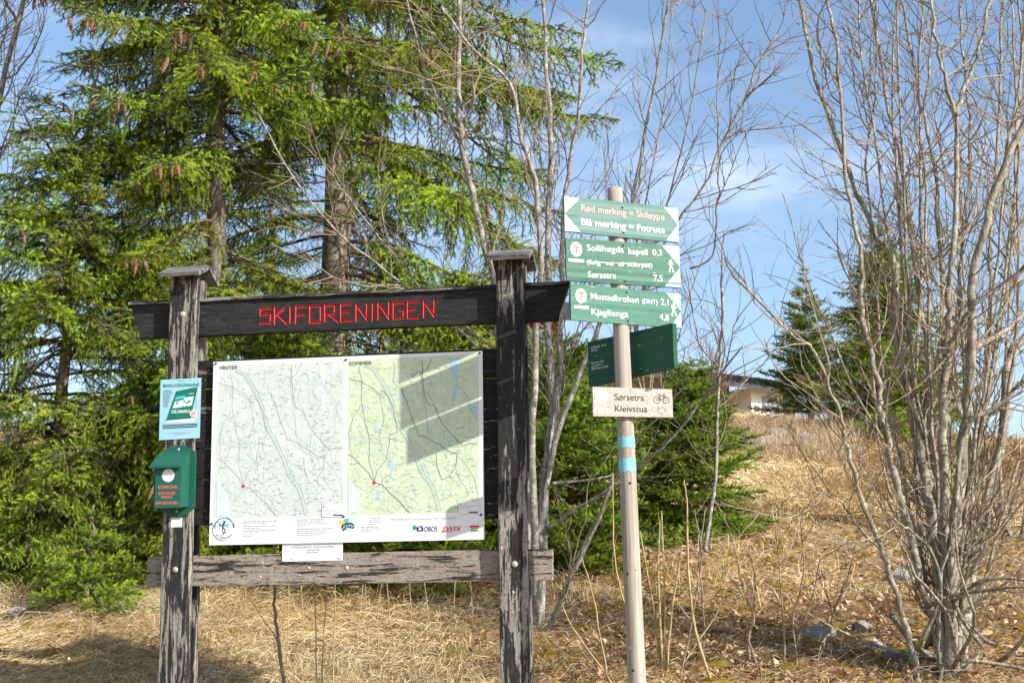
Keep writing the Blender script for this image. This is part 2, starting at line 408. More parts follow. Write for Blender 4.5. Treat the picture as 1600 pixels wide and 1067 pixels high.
m_sum = map_mat('summer_map_print', (.53, .62, .425), (.595, .675, .49), (.28, .37, .24), (.76, .80, .66))
m_water = ink('map_water_blue', (.36, .57, .72), .4); m_waterp = ink('map_water_pale', (.58, .73, .82), .4)
m_roadw = ink('map_road_mauve', (.40, .33, .35)); m_roads = ink('map_road_navy', (.13, .15, .22)); m_val = ink('map_valley_green', (.50, .61, .53), .4); m_thin = ink('map_stream', (.38, .58, .62)); m_thin2 = ink('map_path_grey', (.45, .45, .42)); m_dot = ink('map_red', (.62, .02, .03))
MY = -.012                                                # poster front (local y on the board)
mp_o = empty('map_poster', FB.o, BZ)
tag(mp_o, 'large white poster with a winter and a summer trail map side by side', 'poster')
g = lambda px, py: FB(px, py, MY)
(tlx, tlz), (trx, trz), (blx, blz), (brx, brz) = g(333, 565.5), g(755, 548), g(327.3, 851), g(755.8, 843)
L0, L1, Z0, Z1 = (tlx+blx)/2, (trx+brx)/2, (blz+brz)/2, (tlz+trz)/2
sheet = MB().box(L0, L1, MY, MY+.0035, Z0, Z1).build('sheet', [m_paper], mp_o)
OFF = -MY
def mapxy(zx, zy, which):
    """position traced on the winter map print (zoomed survey picture)"""
    px, py = 330+zx/3.952, 550+zy/3.952; a, b = g(px, py); return (a+(0 if which == 0 else DXM), b)
DXM = g(748, 690)[0]-g(540, 698)[0]
ROADS = [(2.2, [(160,115),(210,140),(250,200),(290,280),(320,360),(345,460),(400,560),(450,660),(490,770),(540,840),(570,930),(590,1000)], 'v'),
 (1.5, [(430,160),(445,185),(470,150),(500,160),(530,130),(560,68)], 'r'), (1.6, [(497,80),(500,180),(510,300),(525,340),(570,365),(605,450),(650,510),(700,570),(735,605),(780,588),(825,588)], 'r'),
 (1.5, [(370,250),(405,340),(430,430),(470,540),(530,560),(600,600),(650,635),(700,655),(690,730),(650,790),(610,810),(580,740),(575,650)], 'r'),
 (1.1, [(120,120),(135,210),(130,330),(150,460),(175,560),(170,690),(195,790),(198,830)], 'r'), (1.2, [(45,190),(120,210),(200,250),(235,290),(255,265),(290,300),(325,380),(345,520),(300,530),(290,610),(275,680),(220,750),(200,820)], 'r'),
 (1.6, [(30,655),(90,690),(140,740),(175,780),(198,828),(250,840),(290,890),(340,930),(380,980),(410,1008)], 'r'), (.9, [(235,290),(255,370),(265,440),(235,540),(250,620)], 'r'),
 (.9, [(60,620),(50,520),(80,430),(125,360)], 'r'), (.9, [(520,170),(555,210),(535,280),(570,360)], 'r'), (.8, [(700,660),(760,730),(800,800),(825,900)], 'r'), (.8, [(690,740),(720,830),(750,850),(760,910)], 'r'), (.8, [(330,100),(335,160),(320,210),(350,240),(380,280)], 'r'),
 (.9, [(490,160),(500,280),(520,400),(525,520)], 'r'), (.8, [(715,160),(700,230),(740,260),(775,310),(770,350),(825,460)], 'r')]
LAKES = [[(672,75),(712,70),(715,110),(700,190),(690,205),(675,160),(666,120)], [(688,225),(704,250),(712,300),(680,325),(676,265)], [(775,345),(822,370),(825,420),(800,400)], [(205,485),(232,478),(226,520),(210,525)], [(285,690),(310,710),(330,740),(290,745)], [(350,305),(370,300),(372,330),(350,325)], [(140,345),(160,350),(150,390),(138,380)], [(655,565),(668,575),(655,600),(645,590)], [(530,500),(550,515),(535,530)], [(215,870),(240,880),(230,930),(215,925)]]
SEA = [(18,760),(45,800),(80,850),(110,890),(115,940),(112,1010),(14,1014)]
m_printmats = None
for which, (nm, lm) in enumerate((('winter_map', m_win), ('summer_map', m_sum))):
    rw = random.Random(3)
    q = [g(*p) for p in (((343, 571), (538, 563), (537, 806.5), (333.5, 809)) if which == 0 else ((545, 562.5), (747.5, 553), (748.5, 799), (541.5, 805.5)))]
    mo = MB().poly(q[::-1], OFF+.0006).build(nm, [lm], mp_o)
    pr = MB()
    x0, x1, z0_, z1_ = max(q[0][0], q[3][0])+.004, min(q[1][0], q[2][0])-.004, max(q[2][1], q[3][1])+.004, min(q[0][1], q[1][1])-.004
    cl = lambda P: [(min(max(a, x0), x1), min(max(b, z0_), z1_)) for a, b in P]
    for k in range(240):                                  # streams and paths
        a, b = rw.uniform(x0, x1), rw.uniform(z0_, z1_); th = rw.gauss(-1.1, .7); P = [(a, b)]
        for j in range(rw.randint(5, 16)):
            th += rw.gauss(0, .45); a += .011*math.cos(th); b += .011*math.sin(th)
            if not (x0 < a < x1 and z0_ < b < z1_): break
            P.append((a, b))
        if len(P) > 2: pr.strip(P, rw.choice((.0012, .0016, .002)), OFF+.0011, rw.choice((4, 4, 5)))
    for k in range(260):                                  # place-name dashes too small to read
        a, b = rw.uniform(x0, x1-.03), rw.uniform(z0_, z1_-.004)
        if a < x0+.15 and b > z1_-.06: continue
        pr.poly([(a, b), (a+rw.uniform(.008, .026), b), (a+rw.uniform(.008, .026), b+.0026), (a, b+.0026)], OFF+.0026, 5)
    for lk in LAKES: pr.poly(cl([mapxy(x, y, which) for x, y in lk])[::-1], OFF+.0016, 0 if which else 1)
    pr.poly(cl([mapxy(x, y, which) for x, y in SEA]), OFF+.0014, 1)
    for wd, P, kind in ROADS:
        P = cl([mapxy(x, y, which) for x, y in P]); Q = [P[0]]
        for s_, e_ in zip(P[:-1], P[1:]):
            for t in (.33, .66, 1): Q.append((s_[0]+(e_[0]-s_[0])*t+(rw.uniform(-.003, .003) if t < 1 else 0), s_[1]+(e_[1]-s_[1])*t+(rw.uniform(-.003, .003) if t < 1 else 0)))
        if kind == 'v':
            Qv = cl(Q); pr.strip(Qv, .008, OFF+.0013, 2)
            pr.strip([(a+.010, b+.004) for a, b in Qv], .0022, OFF+.0018, 4); pr.strip([(a-.009, b-.004) for a, b in Qv], .002, OFF+.0018, 5)
        else: pr.strip(Q, .0017*wd if which else .0013*wd, OFF+.0021, 3)
    a, b = mapxy(200, 827, which); pr.disc(a, b, .009, OFF+.003, 6, 14)
    pr.build('map_print', [m_water, m_waterp, m_val, m_roads if which else m_roadw, m_thin, m_thin2, m_dot], mo)['kind'] = 'stuff'
    # legend box
    lx = [(503.5, 788, 538, 806.5), (717, 783.5, 748, 802)][which]; lg = MB()
    A, Bq, Cc, D = g(lx[0], lx[1]+.6), g(lx[2], lx[1]-.6), g(lx[2], lx[3]), g(lx[0], lx[3]+.8)
    lg.poly([D, Cc, Bq, A], OFF+.0032, 0); w_ = Bq[0]-A[0]
    lg.disc(A[0]+.01, A[1]-.010, .005, OFF+.0036, 2, 10)
    for j, (s_, e_) in enumerate(((.2, .45), (.06, .97), (.06, .6), (.4, .9))): lg.poly([(A[0]+w_*s_, A[1]-.012-.012*j), (A[0]+w_*e_, A[1]-.012-.012*j), (A[0]+w_*e_, A[1]-.0095-.012*j), (A[0]+w_*s_, A[1]-.0095-.012*j)], OFF+.0036, 3)
    lg.poly([(A[0]+w_*.5, A[1]-.06), (A[0]+w_*.95, A[1]-.06), (A[0]+w_*.95, A[1]-.053), (A[0]+w_*.5, A[1]-.053)], OFF+.0036, 1)
    lg.build('map_legend', [m_paper, m_text, m_dot, m_gtext], mo)
tx = MB()
for body, p0, p1 in (('VINTER', (343.5, 577.5), (371.5, 575.5)), ('SOMMER', (545.5, 571), (581.5, 569.3))):
    a, b = g(*p0); a2, b2 = g(*p1); tx.text(body, a, b, .0195, a2-a, OFF+.0034, 0, .0)
    tx.build('map_title', [m_text], mp_o); tx = MB()
lt = MB(); a, b = g(611, 812.5); lt.text('Skiforeningen og våre samarbeidspartnere ønsker deg en god tur!', a, b, .0105, g(712.5, 808)[0]-a, OFF+.0012, 0)
rw = random.Random(5)
def lines(mb, px, py, wpx, n, dy, mi, bold0=False):       # print too small to read in the photograph
    for j in range(n):
        a, b = g(px, py+dy*j); e = a+wpx*.00346*(rw.uniform(.8, 1) if j < n-1 else rw.uniform(.4, .8)); x = a
        while x < e:
            wl = rw.uniform(.008, .026); mb.poly([(x, b), (min(x+wl, e), b), (min(x+wl, e), b+(.0046 if (bold0 and j == 0) else .0036)), (x, b+(.0046 if (bold0 and j == 0) else .0036))], OFF+.0012, mi); x += wl+.004
for (px, py, wp, n) in ((380, 815, 60, 2), (380, 822.5, 60, 2), (380, 829.5, 60, 2)): lines(lt, px, py, wp, n, 3.0, 1, True)
lines(lt, 380, 837.5, 32, 1, 3, 0)
for (px, py, wp, n) in ((464, 812.5, 48, 4), (464, 827, 60, 4)): lines(lt, px, py, wp, n, 3.0, 1, True)
lines(lt, 577, 810, 20, 4, 3.0, 1); lines(lt, 564, 824, 33, 3, 3.0, 1)
lt.build('small_print', [m_gtext, m_gtext], mp_o)['kind'] = 'stuff'
# round skier emblem
m_navy = ink('navy_ink', (.02, .03, .12)); m_skyb = ink('emblem_pale_blue', (.50, .66, .82)); m_teal = ink('teal_ink', (.02, .30, .32)); m_swred = ink('red_ink', (.66, .02, .02)); m_yel = ink('yellow_ink', (.80, .55, .02)); m_cy = ink('cyan_ink', (.10, .45, .62)); m_lgreen = ink('green_ink', (.08, .35, .08)); m_dk = ink('dark_blue_ink', (.02, .07, .11))
em = MB(); ca_, cb_ = g(350.8, 825); R0 = .064
em.disc(ca_, cb_, R0, OFF+.0040, 0, 40)
nn = 24; em.poly([(ca_+R0*.97*math.cos(math.pi*k/nn), cb_+R0*.97*math.sin(math.pi*k/nn)) for k in range(nn+1)], OFF+.0044, 1)
em.disc(ca_, cb_-.0, R0*.76, OFF+.0047, 0, 36)
em.poly([(ca_+R0*.76*math.cos(math.pi*k/nn), cb_+R0*.76*math.sin(math.pi*k/nn)) for k in range(nn+1)], OFF+.0050, 1)
def arc_text(mb, body, r, t0, t1, h, mi, off, inward=False):
    for i, ch in enumerate(body):
        if ch == ' ': continue
        t = t0+(t1-t0)*i/(len(body)-1); vs_, fs = text_geo(ch, .005); k = h/CAPH; xm = (min(p[0] for p in vs_)+max(p[0] for p in vs_))/2
        up = -1 if inward else 1; P = []
        for x, y in vs_:
            xx, yy = (x-xm)*k, y*k; rr = r+up*yy; P.append((ca_+rr*math.cos(t)-(-math.sin(t))*0+(math.sin(t) if up > 0 else -math.sin(t))*xx, -off, cb_+rr*math.sin(t)+(-math.cos(t) if up > 0 else math.cos(t))*xx))
        mb.add(P, fs, mi)
arc_text(em, 'FORENINGEN TIL SKI-IDRÆTTENS FREMME', .051, math.pi*.98, math.pi*.02, .0085, 2, OFF+.0054)
arc_text(em, 'SKIFORENINGEN', .058, math.pi*1.22, math.pi*1.78, .0085, 2, OFF+.0054, True)
sk = lambda pts: [(ca_+x*.001, cb_+y*.001) for x, y in pts]
em.disc(ca_+.0, cb_+.033, .007, OFF+.0054, 2, 12)
for P, wd in ((((-2, 26), (-9, 10), (-6, 0)), .009), (((-8, 18), (-20, 12), (-26, 20)), .004), (((-3, 20), (12, 12), (20, 18)), .004), (((-6, 2), (6, -8), (2, -24)), .006), (((-6, 0), (-10, -14), (-2, -30)), .005), (((-18, -40), (4, -28), (16, -20)), .003), (((20, 22), (24, -18)), .0018), (((-26, 24), (-28, -16)), .0018)):
    em.strip(sk(P), wd, OFF+.0054, 2)
em.poly(sk([(-30, 24), (-22, 14), (-16, 16), (-22, 20), (-24, 30)])[::-1], OFF+.0052, 2)
em.build('skier_emblem', [m_paper, m_skyb, m_text], mp_o)
# fanned leaflets picture
lf = MB(); u = g(543, 820)
def rot(pts, t, c): return [(c[0]+x*math.cos(t)-y*math.sin(t), c[1]+x*math.sin(t)+y*math.cos(t)) for x, y in pts]
for t, m_, c_, o_ in ((R_(28), 0, (u[0]-.016, u[1]), .0012), (R_(8), 1, (u[0]+.004, u[1]+.006), .0016), (R_(-20), 2, (u[0]+.022, u[1]+.003), .0020)):
    lf.poly(rot([(-.02, -.03), (.02, -.03), (.02, .03), (-.02, .03)], t, c_), OFF+o_, m_)
    lf.poly(rot([(-.02, -.024), (.02, -.018), (.02, .004), (-.008, .010), (-.02, .0)], t, c_), OFF+o_+.0002, 3)
    lf.strip(rot([(-.014, -.014), (-.002, -.002), (.006, -.012), (.016, .0)], t, c_), .004, OFF+o_+.0003, 4)
lf.build('leaflet_picture', [m_yel, m_cy, m_waterp, m_dk, m_paper], mp_o)
# sponsor marks
lo = MB(); a, b = g(648, 826); lo.disc(a, b+.007, .013, OFF+.0012, 0, 20); hx, hb = g(656.5, 829.8)
H = lambda pts: [(hx+x*.001, hb+y*.001) for x, y in pts]
lo.poly(H([(-17, 0), (17, 0), (17, 20), (5, 33), (-3, 24), (-17, 22)]), OFF+.0016, 1)
for P in (((0, 4), (0, 22)), ((-8, 7), (8, 19)), ((-8, 19), (8, 7))): lo.strip(H(P), .0035, OFF+.002, 2)
a, b = g(658.5+4, 830.2); a = g(661.5-3+.0, 830)[0]+.003; lo.text('OBOS', g(659.2, 830)[0]+.012, b+.0005, .026, g(683.5, 829)[0]-g(659.2, 830)[0]-.012, OFF+.0012, 1, .01)
lo.build('blue_sponsor_mark', [m_teal, m_navy, m_paper], mp_o)
sw = MB(); a, b = g(690.5, 829.5); sw.text('SWIX', a, b, .024, g(722, 828)[0]-a-.008, OFF+.0012, 0, .015, slant=.35)
sw.strip([(a-.004, b-.003), (a+.055, b-.003)], .004, OFF+.0015, 0); sw.build('red_sponsor_mark', [m_swred], mp_o)
th_ = MB(); a, b = g(735, 830.5); w_ = g(748, 830)[0]-a
th_.poly([(a-.003, b+.022), (a+w_+.003, b+.022), (a+w_+.003, b+.033), (a-.003, b+.033)], OFF+.0012, 0); th_.poly([(a+.004, b), (a+w_-.004, b), (a+w_, b+.010), (a, b+.010)], OFF+.0012, 1)
th_.poly([(a, b+.010), (a+w_, b+.010), (a+w_, b+.022), (a, b+.022)], OFF+.0012, 2)
th_.text('SPAR', a+.004, b+.012, .009, w_-.008, OFF+.0016, 0, .02) if False else th_.strip([(a+.004, b+.016), (a+w_-.004, b+.016)], .006, OFF+.0016, 0)
th_.build('small_sponsor_mark', [m_swred, m_lgreen, m_paper], mp_o)
m_fix = plain('dark_fixing', (.06, .06, .065), .4, .5)
for px, py in ((337.5, 568), (540.5, 562), (750, 551.5), (330.5, 818), (537, 806.5), (751.5, 804)):
    u, v = g(px, py); dome(MB(), u, v, MY, .0075, h=.008).build('fixing', [m_fix], mp_o)

# ------------------------------------------------------------------ blue poster, stamp box, paper slips
m_bsheet = plain('pale_blue_sheet', (.30, .55, .65), .35, .4, .10, 5)
m_dgreen = ink('dark_green_print', (.012, .16, .115)); m_pink = ink('pink_badge', (.80, .62, .58)); m_white = plain('white_paint', (.80, .80, .79), .5, .3, .05, 20)
PY = PF-.003
def fb2(px, py): return FB(px, py, PY)
bp = empty('event_poster', FB.o, BZ); tag(bp, 'pale blue poster with a green book, fixed to the left post', 'poster')
c4 = [fb2(*p) for p in ((251, 593.5), (314.5, 590), (312, 684), (248.5, 687.5))]
mb = MB(); n0 = len(c4); mb.add([(a, PY, b) for a, b in c4]+[(a, PY+.002, b) for a, b in c4], [(3, 2, 1, 0), (4, 5, 6, 7), (0, 1, 5, 4), (1, 2, 6, 5), (2, 3, 7, 6), (3, 0, 4, 7)])
mb.build('sheet', [m_bsheet], bp)
zb = lambda x, y: fb2(240+x/9.7, 585+y/9.7); OP = -PY
bk = MB(); bk.poly([zb(*p) for p in ((190, 700), (205, 725), (610, 720), (630, 690), (700, 230), (672, 185), (660, 660))][::1], OP+.0010, 1)
bk.poly([zb(*p) for p in ((188, 700), (560, 665), (672, 187), (345, 255))], OP+.0016, 0)
bk.poly([zb(*p) for p in ((320, 385), (465, 360), (480, 315), (345, 340))], OP+.0020, 2)
bk.poly([zb(*p) for p in ((290, 515), (580, 470), (612, 330), (470, 350), (455, 385), (325, 410))], OP+.0021, 3)
rw = random.Random(9)
for k in range(26):
    x, y = rw.uniform(330, 570), rw.uniform(400, 480); bk.disc(*zb(x, y), rw.uniform(.002, .005), OP+.0024, 4, 6)
bk.build('book_picture', [m_dgreen, m_paper, m_cy, m_waterp, m_dk], bp)
tx = MB(); a, b = zb(148, 195); tx.text('MARKAORIGINALENE', a, b, .0165, zb(692, 165)[0]-a, OP+.001, 0, .012); tx.build('lettering', [m_dgreen], bp); tx = MB()
a, b = zb(268, 590); tx.text('OSLOMARKA', a, b+.001, .016, zb(552, 560)[0]-a, OP+.0024, 0, .02, slant=.15); tx.build('lettering', [m_paper], bp); tx = MB()
for k in range(8): a, b = zb(145, 255+k*33); tx.strip([(a, b), (a+(.055-.004*k)*(1 if k % 2 else .9), b+.0012)], .0036, OP+.001, 2)
for k in range(3): a, b = zb(135, 770+k*24); tx.strip([(a, b), (zb(665, 750+k*22)[0], zb(665, 745+k*22)[1])], .0042, OP+.001, 2)
for k in range(2): a, b = zb(220+k*90, 890+k*20); tx.strip([(a, b), (zb(570-k*85, 875+k*30)[0], b+.002)], .0028, OP+.001, 3)
a, b = zb(378, 103); tx.strip([(a, b), (a+.036, b+.001)], .003, OP+.001, 3); a, b = zb(535, 298); tx.strip([(a, b), (a+.028, b+.004)], .003, OP+.0024, 1)
tx.build('small_print', [m_dgreen, m_paper, m_text, m_gtext], bp)['kind'] = 'stuff'
bd = MB(); a, b = zb(603, 590); bd.disc(a, b, .0195, OP+.0028, 0, 24)
for k in range(4): bd.strip([(a-.012, b+.008-.005*k), (a+.012, b+.0085-.005*k)], .002, OP+.0032, 1)
bd.build('round_badge', [m_pink, m_swred], bp)
# stamp box
def painted(name, c, rough=.45, wear=(.45, .42, .36), wf=.0, streak=0):
    M = Mat(name, rough, .4); v = M.coord(); n1 = M.noise(v, 5, 5); n2 = M.noise(M.coord((8, 60, 60)), 1, 5, .6); n3 = M.noise(v, 60, 4, .65)
    k = M.mix(n1, tuple(x*.8 for x in c), tuple(x*1.18 for x in c)); k = M.mix(M.rng(n2, .5, .75, 0, .3), k, tuple(x*.55 for x in c))
    k = M.mix(M.rng(n3, .70-wf, .76-wf, 0, .8), k, wear); M.col(k)
    return M.bump(n2, .25, .002).m
m_box = painted('box_green_paint', (.009, .095, .062), .5, wf=.035)
sx_ = empty('stamp_box', FB.o, BZ); tag(sx_, 'green wooden letterbox with sloping lid and red lettering on the left post', 'letterbox')
zx = lambda x, y, yy=PF: FB(230+x/7.62, 690+y/7.62, yy)
bpz = [zx(*p) for p in ((165, 150), (290, 45), (435, 40), (590, 122), (572, 785), (435, 890), (275, 890), (175, 790))]
# squared-up back plate
xl, xr = (bpz[0][0]+bpz[7][0])/2+.0, (bpz[3][0]+bpz[4][0])/2; ztop, zbot = (bpz[1][1]+bpz[2][1])/2, (bpz[5][1]+bpz[6][1])/2
w_ = xr-xl; prof = [(xl, bpz[7][1]+.004), (xl+w_*.26, zbot), (xr-w_*.32, zbot), (xr, bpz[4][1]), (xr, bpz[3][1]), (xr-w_*.36, ztop), (xl+w_*.28, ztop), (xl, bpz[3][1]-.006)]
BT = .016; mb = MB(); n = len(prof)
mb.add([(a, PF-BT, b) for a, b in prof]+[(a, PF-.001, b) for a, b in prof], [tuple(range(n)), tuple(range(2*n-1, n-1, -1))]+[(i, i+n, (i+1) % n+n, (i+1) % n) for i in range(n)])
mb.build('back_plate', [m_box], sx_)
FD = PF-.125                                              # box front
f0, f1 = FB(240.2, 760, FD)[0], FB(283.5, 760, FD)[0]; fz0, fz1 = FB(262, 792.5, FD)[1], FB(262, 729, FD)[1]
mb = MB(); sl_ = .075; y0 = PF-BT-.0005
mb.add([(f0, FD, fz0), (f1, FD, fz0), (f1, FD, fz1), (f0, FD, fz1), (f0, y0, fz0+.01), (f1, y0, fz0+.01), (f1, y0, fz1+sl_), (f0, y0, fz1+sl_)],
       [(0, 1, 2, 3), (1, 5, 6, 2), (4, 0, 3, 7), (4, 5, 1, 0), (3, 2, 6, 7), (5, 4, 7, 6)])
mb.build('box_body', [m_box], sx_)
dm = .012; mb = MB().box(f0+dm, f1-.002, FD-.010, FD-.0005, fz0-.004, fz1-.008); mb.build('front_door', [m_box], sx_)
mb = MB(); t = .012; x0, x1 = f0-.014, f1+.006; ya, za = FD-.038, fz1-.010; yb_, zb_ = y0-.001, fz1+sl_+.006
mb.add([(x0, ya, za), (x1, ya, za), (x1, yb_, zb_), (x0, yb_, zb_), (x0, ya, za+t), (x1, ya, za+t), (x1, yb_, zb_+t), (x0, yb_, zb_+t)], [(3, 2, 1, 0), (4, 5, 6, 7), (0, 1, 5, 4), (1, 2, 6, 5), (2, 3, 7, 6), (3, 0, 4, 7)])
mb.build('lid', [m_box], sx_)
m_sred = ink('pale_red_lettering', (.72, .16, .12)); DF = -(FD-.010); m_disc = plain('aluminium_disc', (.72, .73, .75), .4, .5, .08, 30)
fd = lambda px, py: FB(px, py, FD-.010)
tx = MB()
for body, p0, p1, h in (('STEMPLING', (247, 763.5), (277, 763), .0165), ('DISTANSE-', (247.5, 773), (275, 772.5), .0155), ('MERKE', (252, 778.5), (269.5, 778), .0135), ('SKIFORENINGEN', (242.5, 788), (279, 787.5), .0140)):
    a, b = fd(*p0); tx.text(body, a, b, h, fd(*p1)[0]-a, DF+.0008, 0, .008)
    tx.build('lettering', [m_sred], sx_); tx = MB()
a, b = fd(263, 742.5); MB().disc(a, b, .036, DF+.0008, 0, 32).ring(a, b, .034, .036, DF+.0012, 1).build('round_plate', [m_disc, m_gtext], sx_)
for px, py in ((279, 702), (276, 798.5)):
    u, v = FB(px, py, PF-BT); dome(MB(), u, v, PF-BT, .007).build('screw', [m_steel], sx_)
sp = empty('paper_tag', FB.o, BZ); tag(sp, 'small blank white tag under the green letterbox', 'tag')
a, b = FB(267, 823.5, PF); MB().box(a, a+.064, PF-.0025, PF-.0008, b, b+.052).build('slip', [m_paper], sp)
pn = empty('paper_notice', FB.o, BZ); tag(pn, 'creased white paper notice hanging below the map on the lower beam', 'notice')
a, b = FB(441, 877, 0); a1, b1 = FB(536, 846, 0); pnz = 12; vs_ = []; fs = []
for i in range(pnz+1):
    for j in range(5):
        x = a+(a1-a)*i/pnz; z = b+(b1+.03-b)*j/4; vs_.append((x, -.003-.0012*math.sin(i*1.3)*math.sin(j*.9+.4), z))
for i in range(pnz):
    for j in range(4): fs.append((i*5+j, (i+1)*5+j, (i+1)*5+j+1, i*5+j+1))
MB().add(vs_, fs).build('sheet', [m_paper], pn, smooth=True)
pt = MB()
for px, py, wp in ((456, 855.5, 68), (480, 859.5, 20), (480, 863.5, 19), (454, 874, 5), (527, 873, 7)):
    x, z = FB(px, py, 0); e = x+wp*.00346
    while x < e: wl = rnd.uniform(.008, .024); pt.poly([(x, z), (min(x+wl, e), z+.0005), (min(x+wl, e), z+.006), (x, z+.0055)], .0052, 0); x += wl+.004
pt.build('small_print', [m_gtext], pn)['kind'] = 'stuff'

# ------------------------------------------------------------------ signpost
def sign_green(name, c):
    M = Mat(name, .5, .35); v = M.coord((3, 40, 46)); n1 = M.noise(v, 1, 6, .6); n2 = M.noise(M.coord(), 3, 3); n3 = M.noise(M.coord((20, 90, 90)), 1, 4)
    k = M.mix(n1, tuple(x*.8 for x in c), tuple(x*1.2 for x in c)); k = M.mix(M.rng(n2, .35, .7, 0, .3), k, (c[0]*1.5+.01, c[1]*1.15, c[2]*1.2)); k = M.mix(M.rng(n3, .66, .74, 0, .6), k, (.45, .47, .38)); n4 = M.noise(M.coord((7, 30, 14)), 1, 5, .65); k = M.mix(M.rng(n4, .52, .72, 0, .45), k, tuple(x*.4+.01 for x in c))
    return M.col(k).bump(n1, .35, .002).m
m_s1 = sign_green('faded_sign_green', (.07, .175, .15)); m_s2 = sign_green('sign_green', (.024, .125, .078)); m_s3 = sign_green('sign_green_light', (.032, .15, .10)); m_s4 = sign_green('sign_back_green', (.005, .075, .036))
m_wht = plain('sign_white', (.82, .83, .84), .45, .3, .03, 30); m_pale = plain('pale_blue_white_corner', (.31, .39, .58), .5, .3, .04, 12); m_spink = plain('faded_pink', (.80, .55, .50), .5, .3, .08, 20)
m_sred2 = plain('faded_red_lettering', (.82, .40, .36), .5, .3, .3, 60); m_tred = plain('orange_red', (.72, .13, .05), .5, .3, .05); m_hole = plain('screw_dark', (.03, .03, .03), .4, .5)
PT, PBm = at(960.5, 296, 7.075), at(995.5, 1067, 7.06)
ax = (PBm-PT).normalized(); gb = gz(PBm.x, 7.06); t = (gb-PT.z)/ax.z; base = PT+ax*t
post = empty('signpost', base); tag(post, 'round grey wooden signpost with green arrow boards and a bicycle sign', 'signpost')
def paxis(z): return PT+ax*((z-PT.z)/ax.z)
def prad(z): return .0395+.0055*(PT.z-z)/2.7
M = Mat('grey_round_timber', .85, .2); v = M.coord((70, 70, 1.6), rnd_=False); gr = M.noise(v, 1, 5, .6, .5); bg_ = M.noise(M.coord((9, 9, 1.2), rnd_=False), 1, 4); kn = M.noise(M.coord((200, 200, 9), rnd_=False), 1, 3)
c = M.mix(M.rng(gr, .25, .75), (.25, .205, .165), (.46, .40, .335)); c = M.mix(M.rng(bg_, .45, .7, 0, .7), c, (.37, .35, .325)); c = M.mix(M.rng(gr, .30, .24, 0, .8), c, (.10, .075, .06))
M.col(c).bump(M.math('ADD', gr, M.math('MULTIPLY', kn, .4)), .5, .003); m_pole = M.m
pts = []; rr = []; zt = PT.z; r_p = random.Random(2)
for k in range(33):
    z = base.z-.3+(zt-base.z+.3)*k/32; p = paxis(z)-base; pts.append(p); rr.append(prad(z)*(1+r_p.uniform(-.008, .008)))
pts.append(pts[-1]+Vector((0, 0, .006))); rr.append(rr[-1]*.9)
pole = MB().tube(pts, rr, 20).build('pole', [m_pole], post, smooth=True)
m_blue = painted('flaking_blue_paint', (.20, .52, .62), .6, (.42, .36, .30), .1)
for (p0, p1) in (((978, 681), (978, 699)), ((979, 715), (979, 737))):
    zA, zB = at(*p0, 7.02).z, at(*p1, 7.02).z; mb = MB(); n = 26; jr = random.Random(int(zA*100)); vs_ = []; fs = []
    for k in range(n+1):
        th = math.pi*1.02+math.pi*.96*k/n
        for zz in (zA+jr.uniform(-.006, .004), (zA+zB)/2, zB+jr.uniform(-.004, .008)):
            p = paxis(zz)-base; r = prad(zz)+.0018; vs_.append((p.x+r*math.cos(th), p.y+r*math.sin(th), p.z))
    for k in range(n):
        for j in range(2): fs.append((k*3+j, k*3+j+1, k*3+j+4, k*3+j+3))
    MB().add(vs_, fs).build('paint_band', [m_blue], pole, smooth=True)
for px, py in ((985, 754), (981, 896), (996, 889), (990, 1047), (1004, 1054), (984, 1012)):
    p = at(px, py, 7.0); q = paxis(p.z); d = (p-q); d.z = 0; d.y = -math.sqrt(max(1e-6, prad(p.z)**2-min(d.x**2, prad(p.z)**2*.98))); d = d.normalized()*(prad(p.z)+.0005)
    MB().tube([q+d*.97-base, q+d*1.03-base], [.0085, .006], 8).build('knot', [m_hole if rnd.random() < .5 else m_pole], pole)
def make_sign(name, px0, corners, rz, Q, thick, mats, label):
    """corners: four pixels TL TR BR BL on the board; returns the part, its frame"""
    F = Frame(Q, rz); pc = [F(*c) for c in corners]; x0 = (pc[0][0]+pc[3][0])/2; x1 = (pc[1][0]+pc[2][0])/2
    z0l, z1l, z0r, z1r = pc[3][1], pc[0][1], pc[2][1], pc[1][1]
    bm = plank_bm(x0, x1, 0, thick, 0, 1, .002, 10, .0006, int(px0))
    for v in bm.verts:
        t = (v.co.x-x0)/(x1-x0); a, b = z0l+(z0r-z0l)*t, z1l+(z1r-z1l)*t; v.co.z = a+(b-a)*v.co.z
    o = MB().bm(bm).build(name, mats, post, loc=Vector((Q[0], Q[1], 0))-base, rot=(0, 0, rz)); o['label'] = label
    F.box = (x0, x1, z0l, z1l, z0r, z1r); return o, F
FBp = lambda px, py, w_: FB.o+FB.dx*FB(px, py, -w_)[0]-FB.dy*w_+Vector((0, 0, FB(px, py, -w_)[1]))
QS = FBp(893, 500, .5); PHI = R_(22.0); th3 = .013
def screws(F, o, plist, r=.006):
    for p in plist:
        a, b = F(*p); dome(MB(), a, b, -.0005, r, h=.005).build('screw', [m_hole], o)
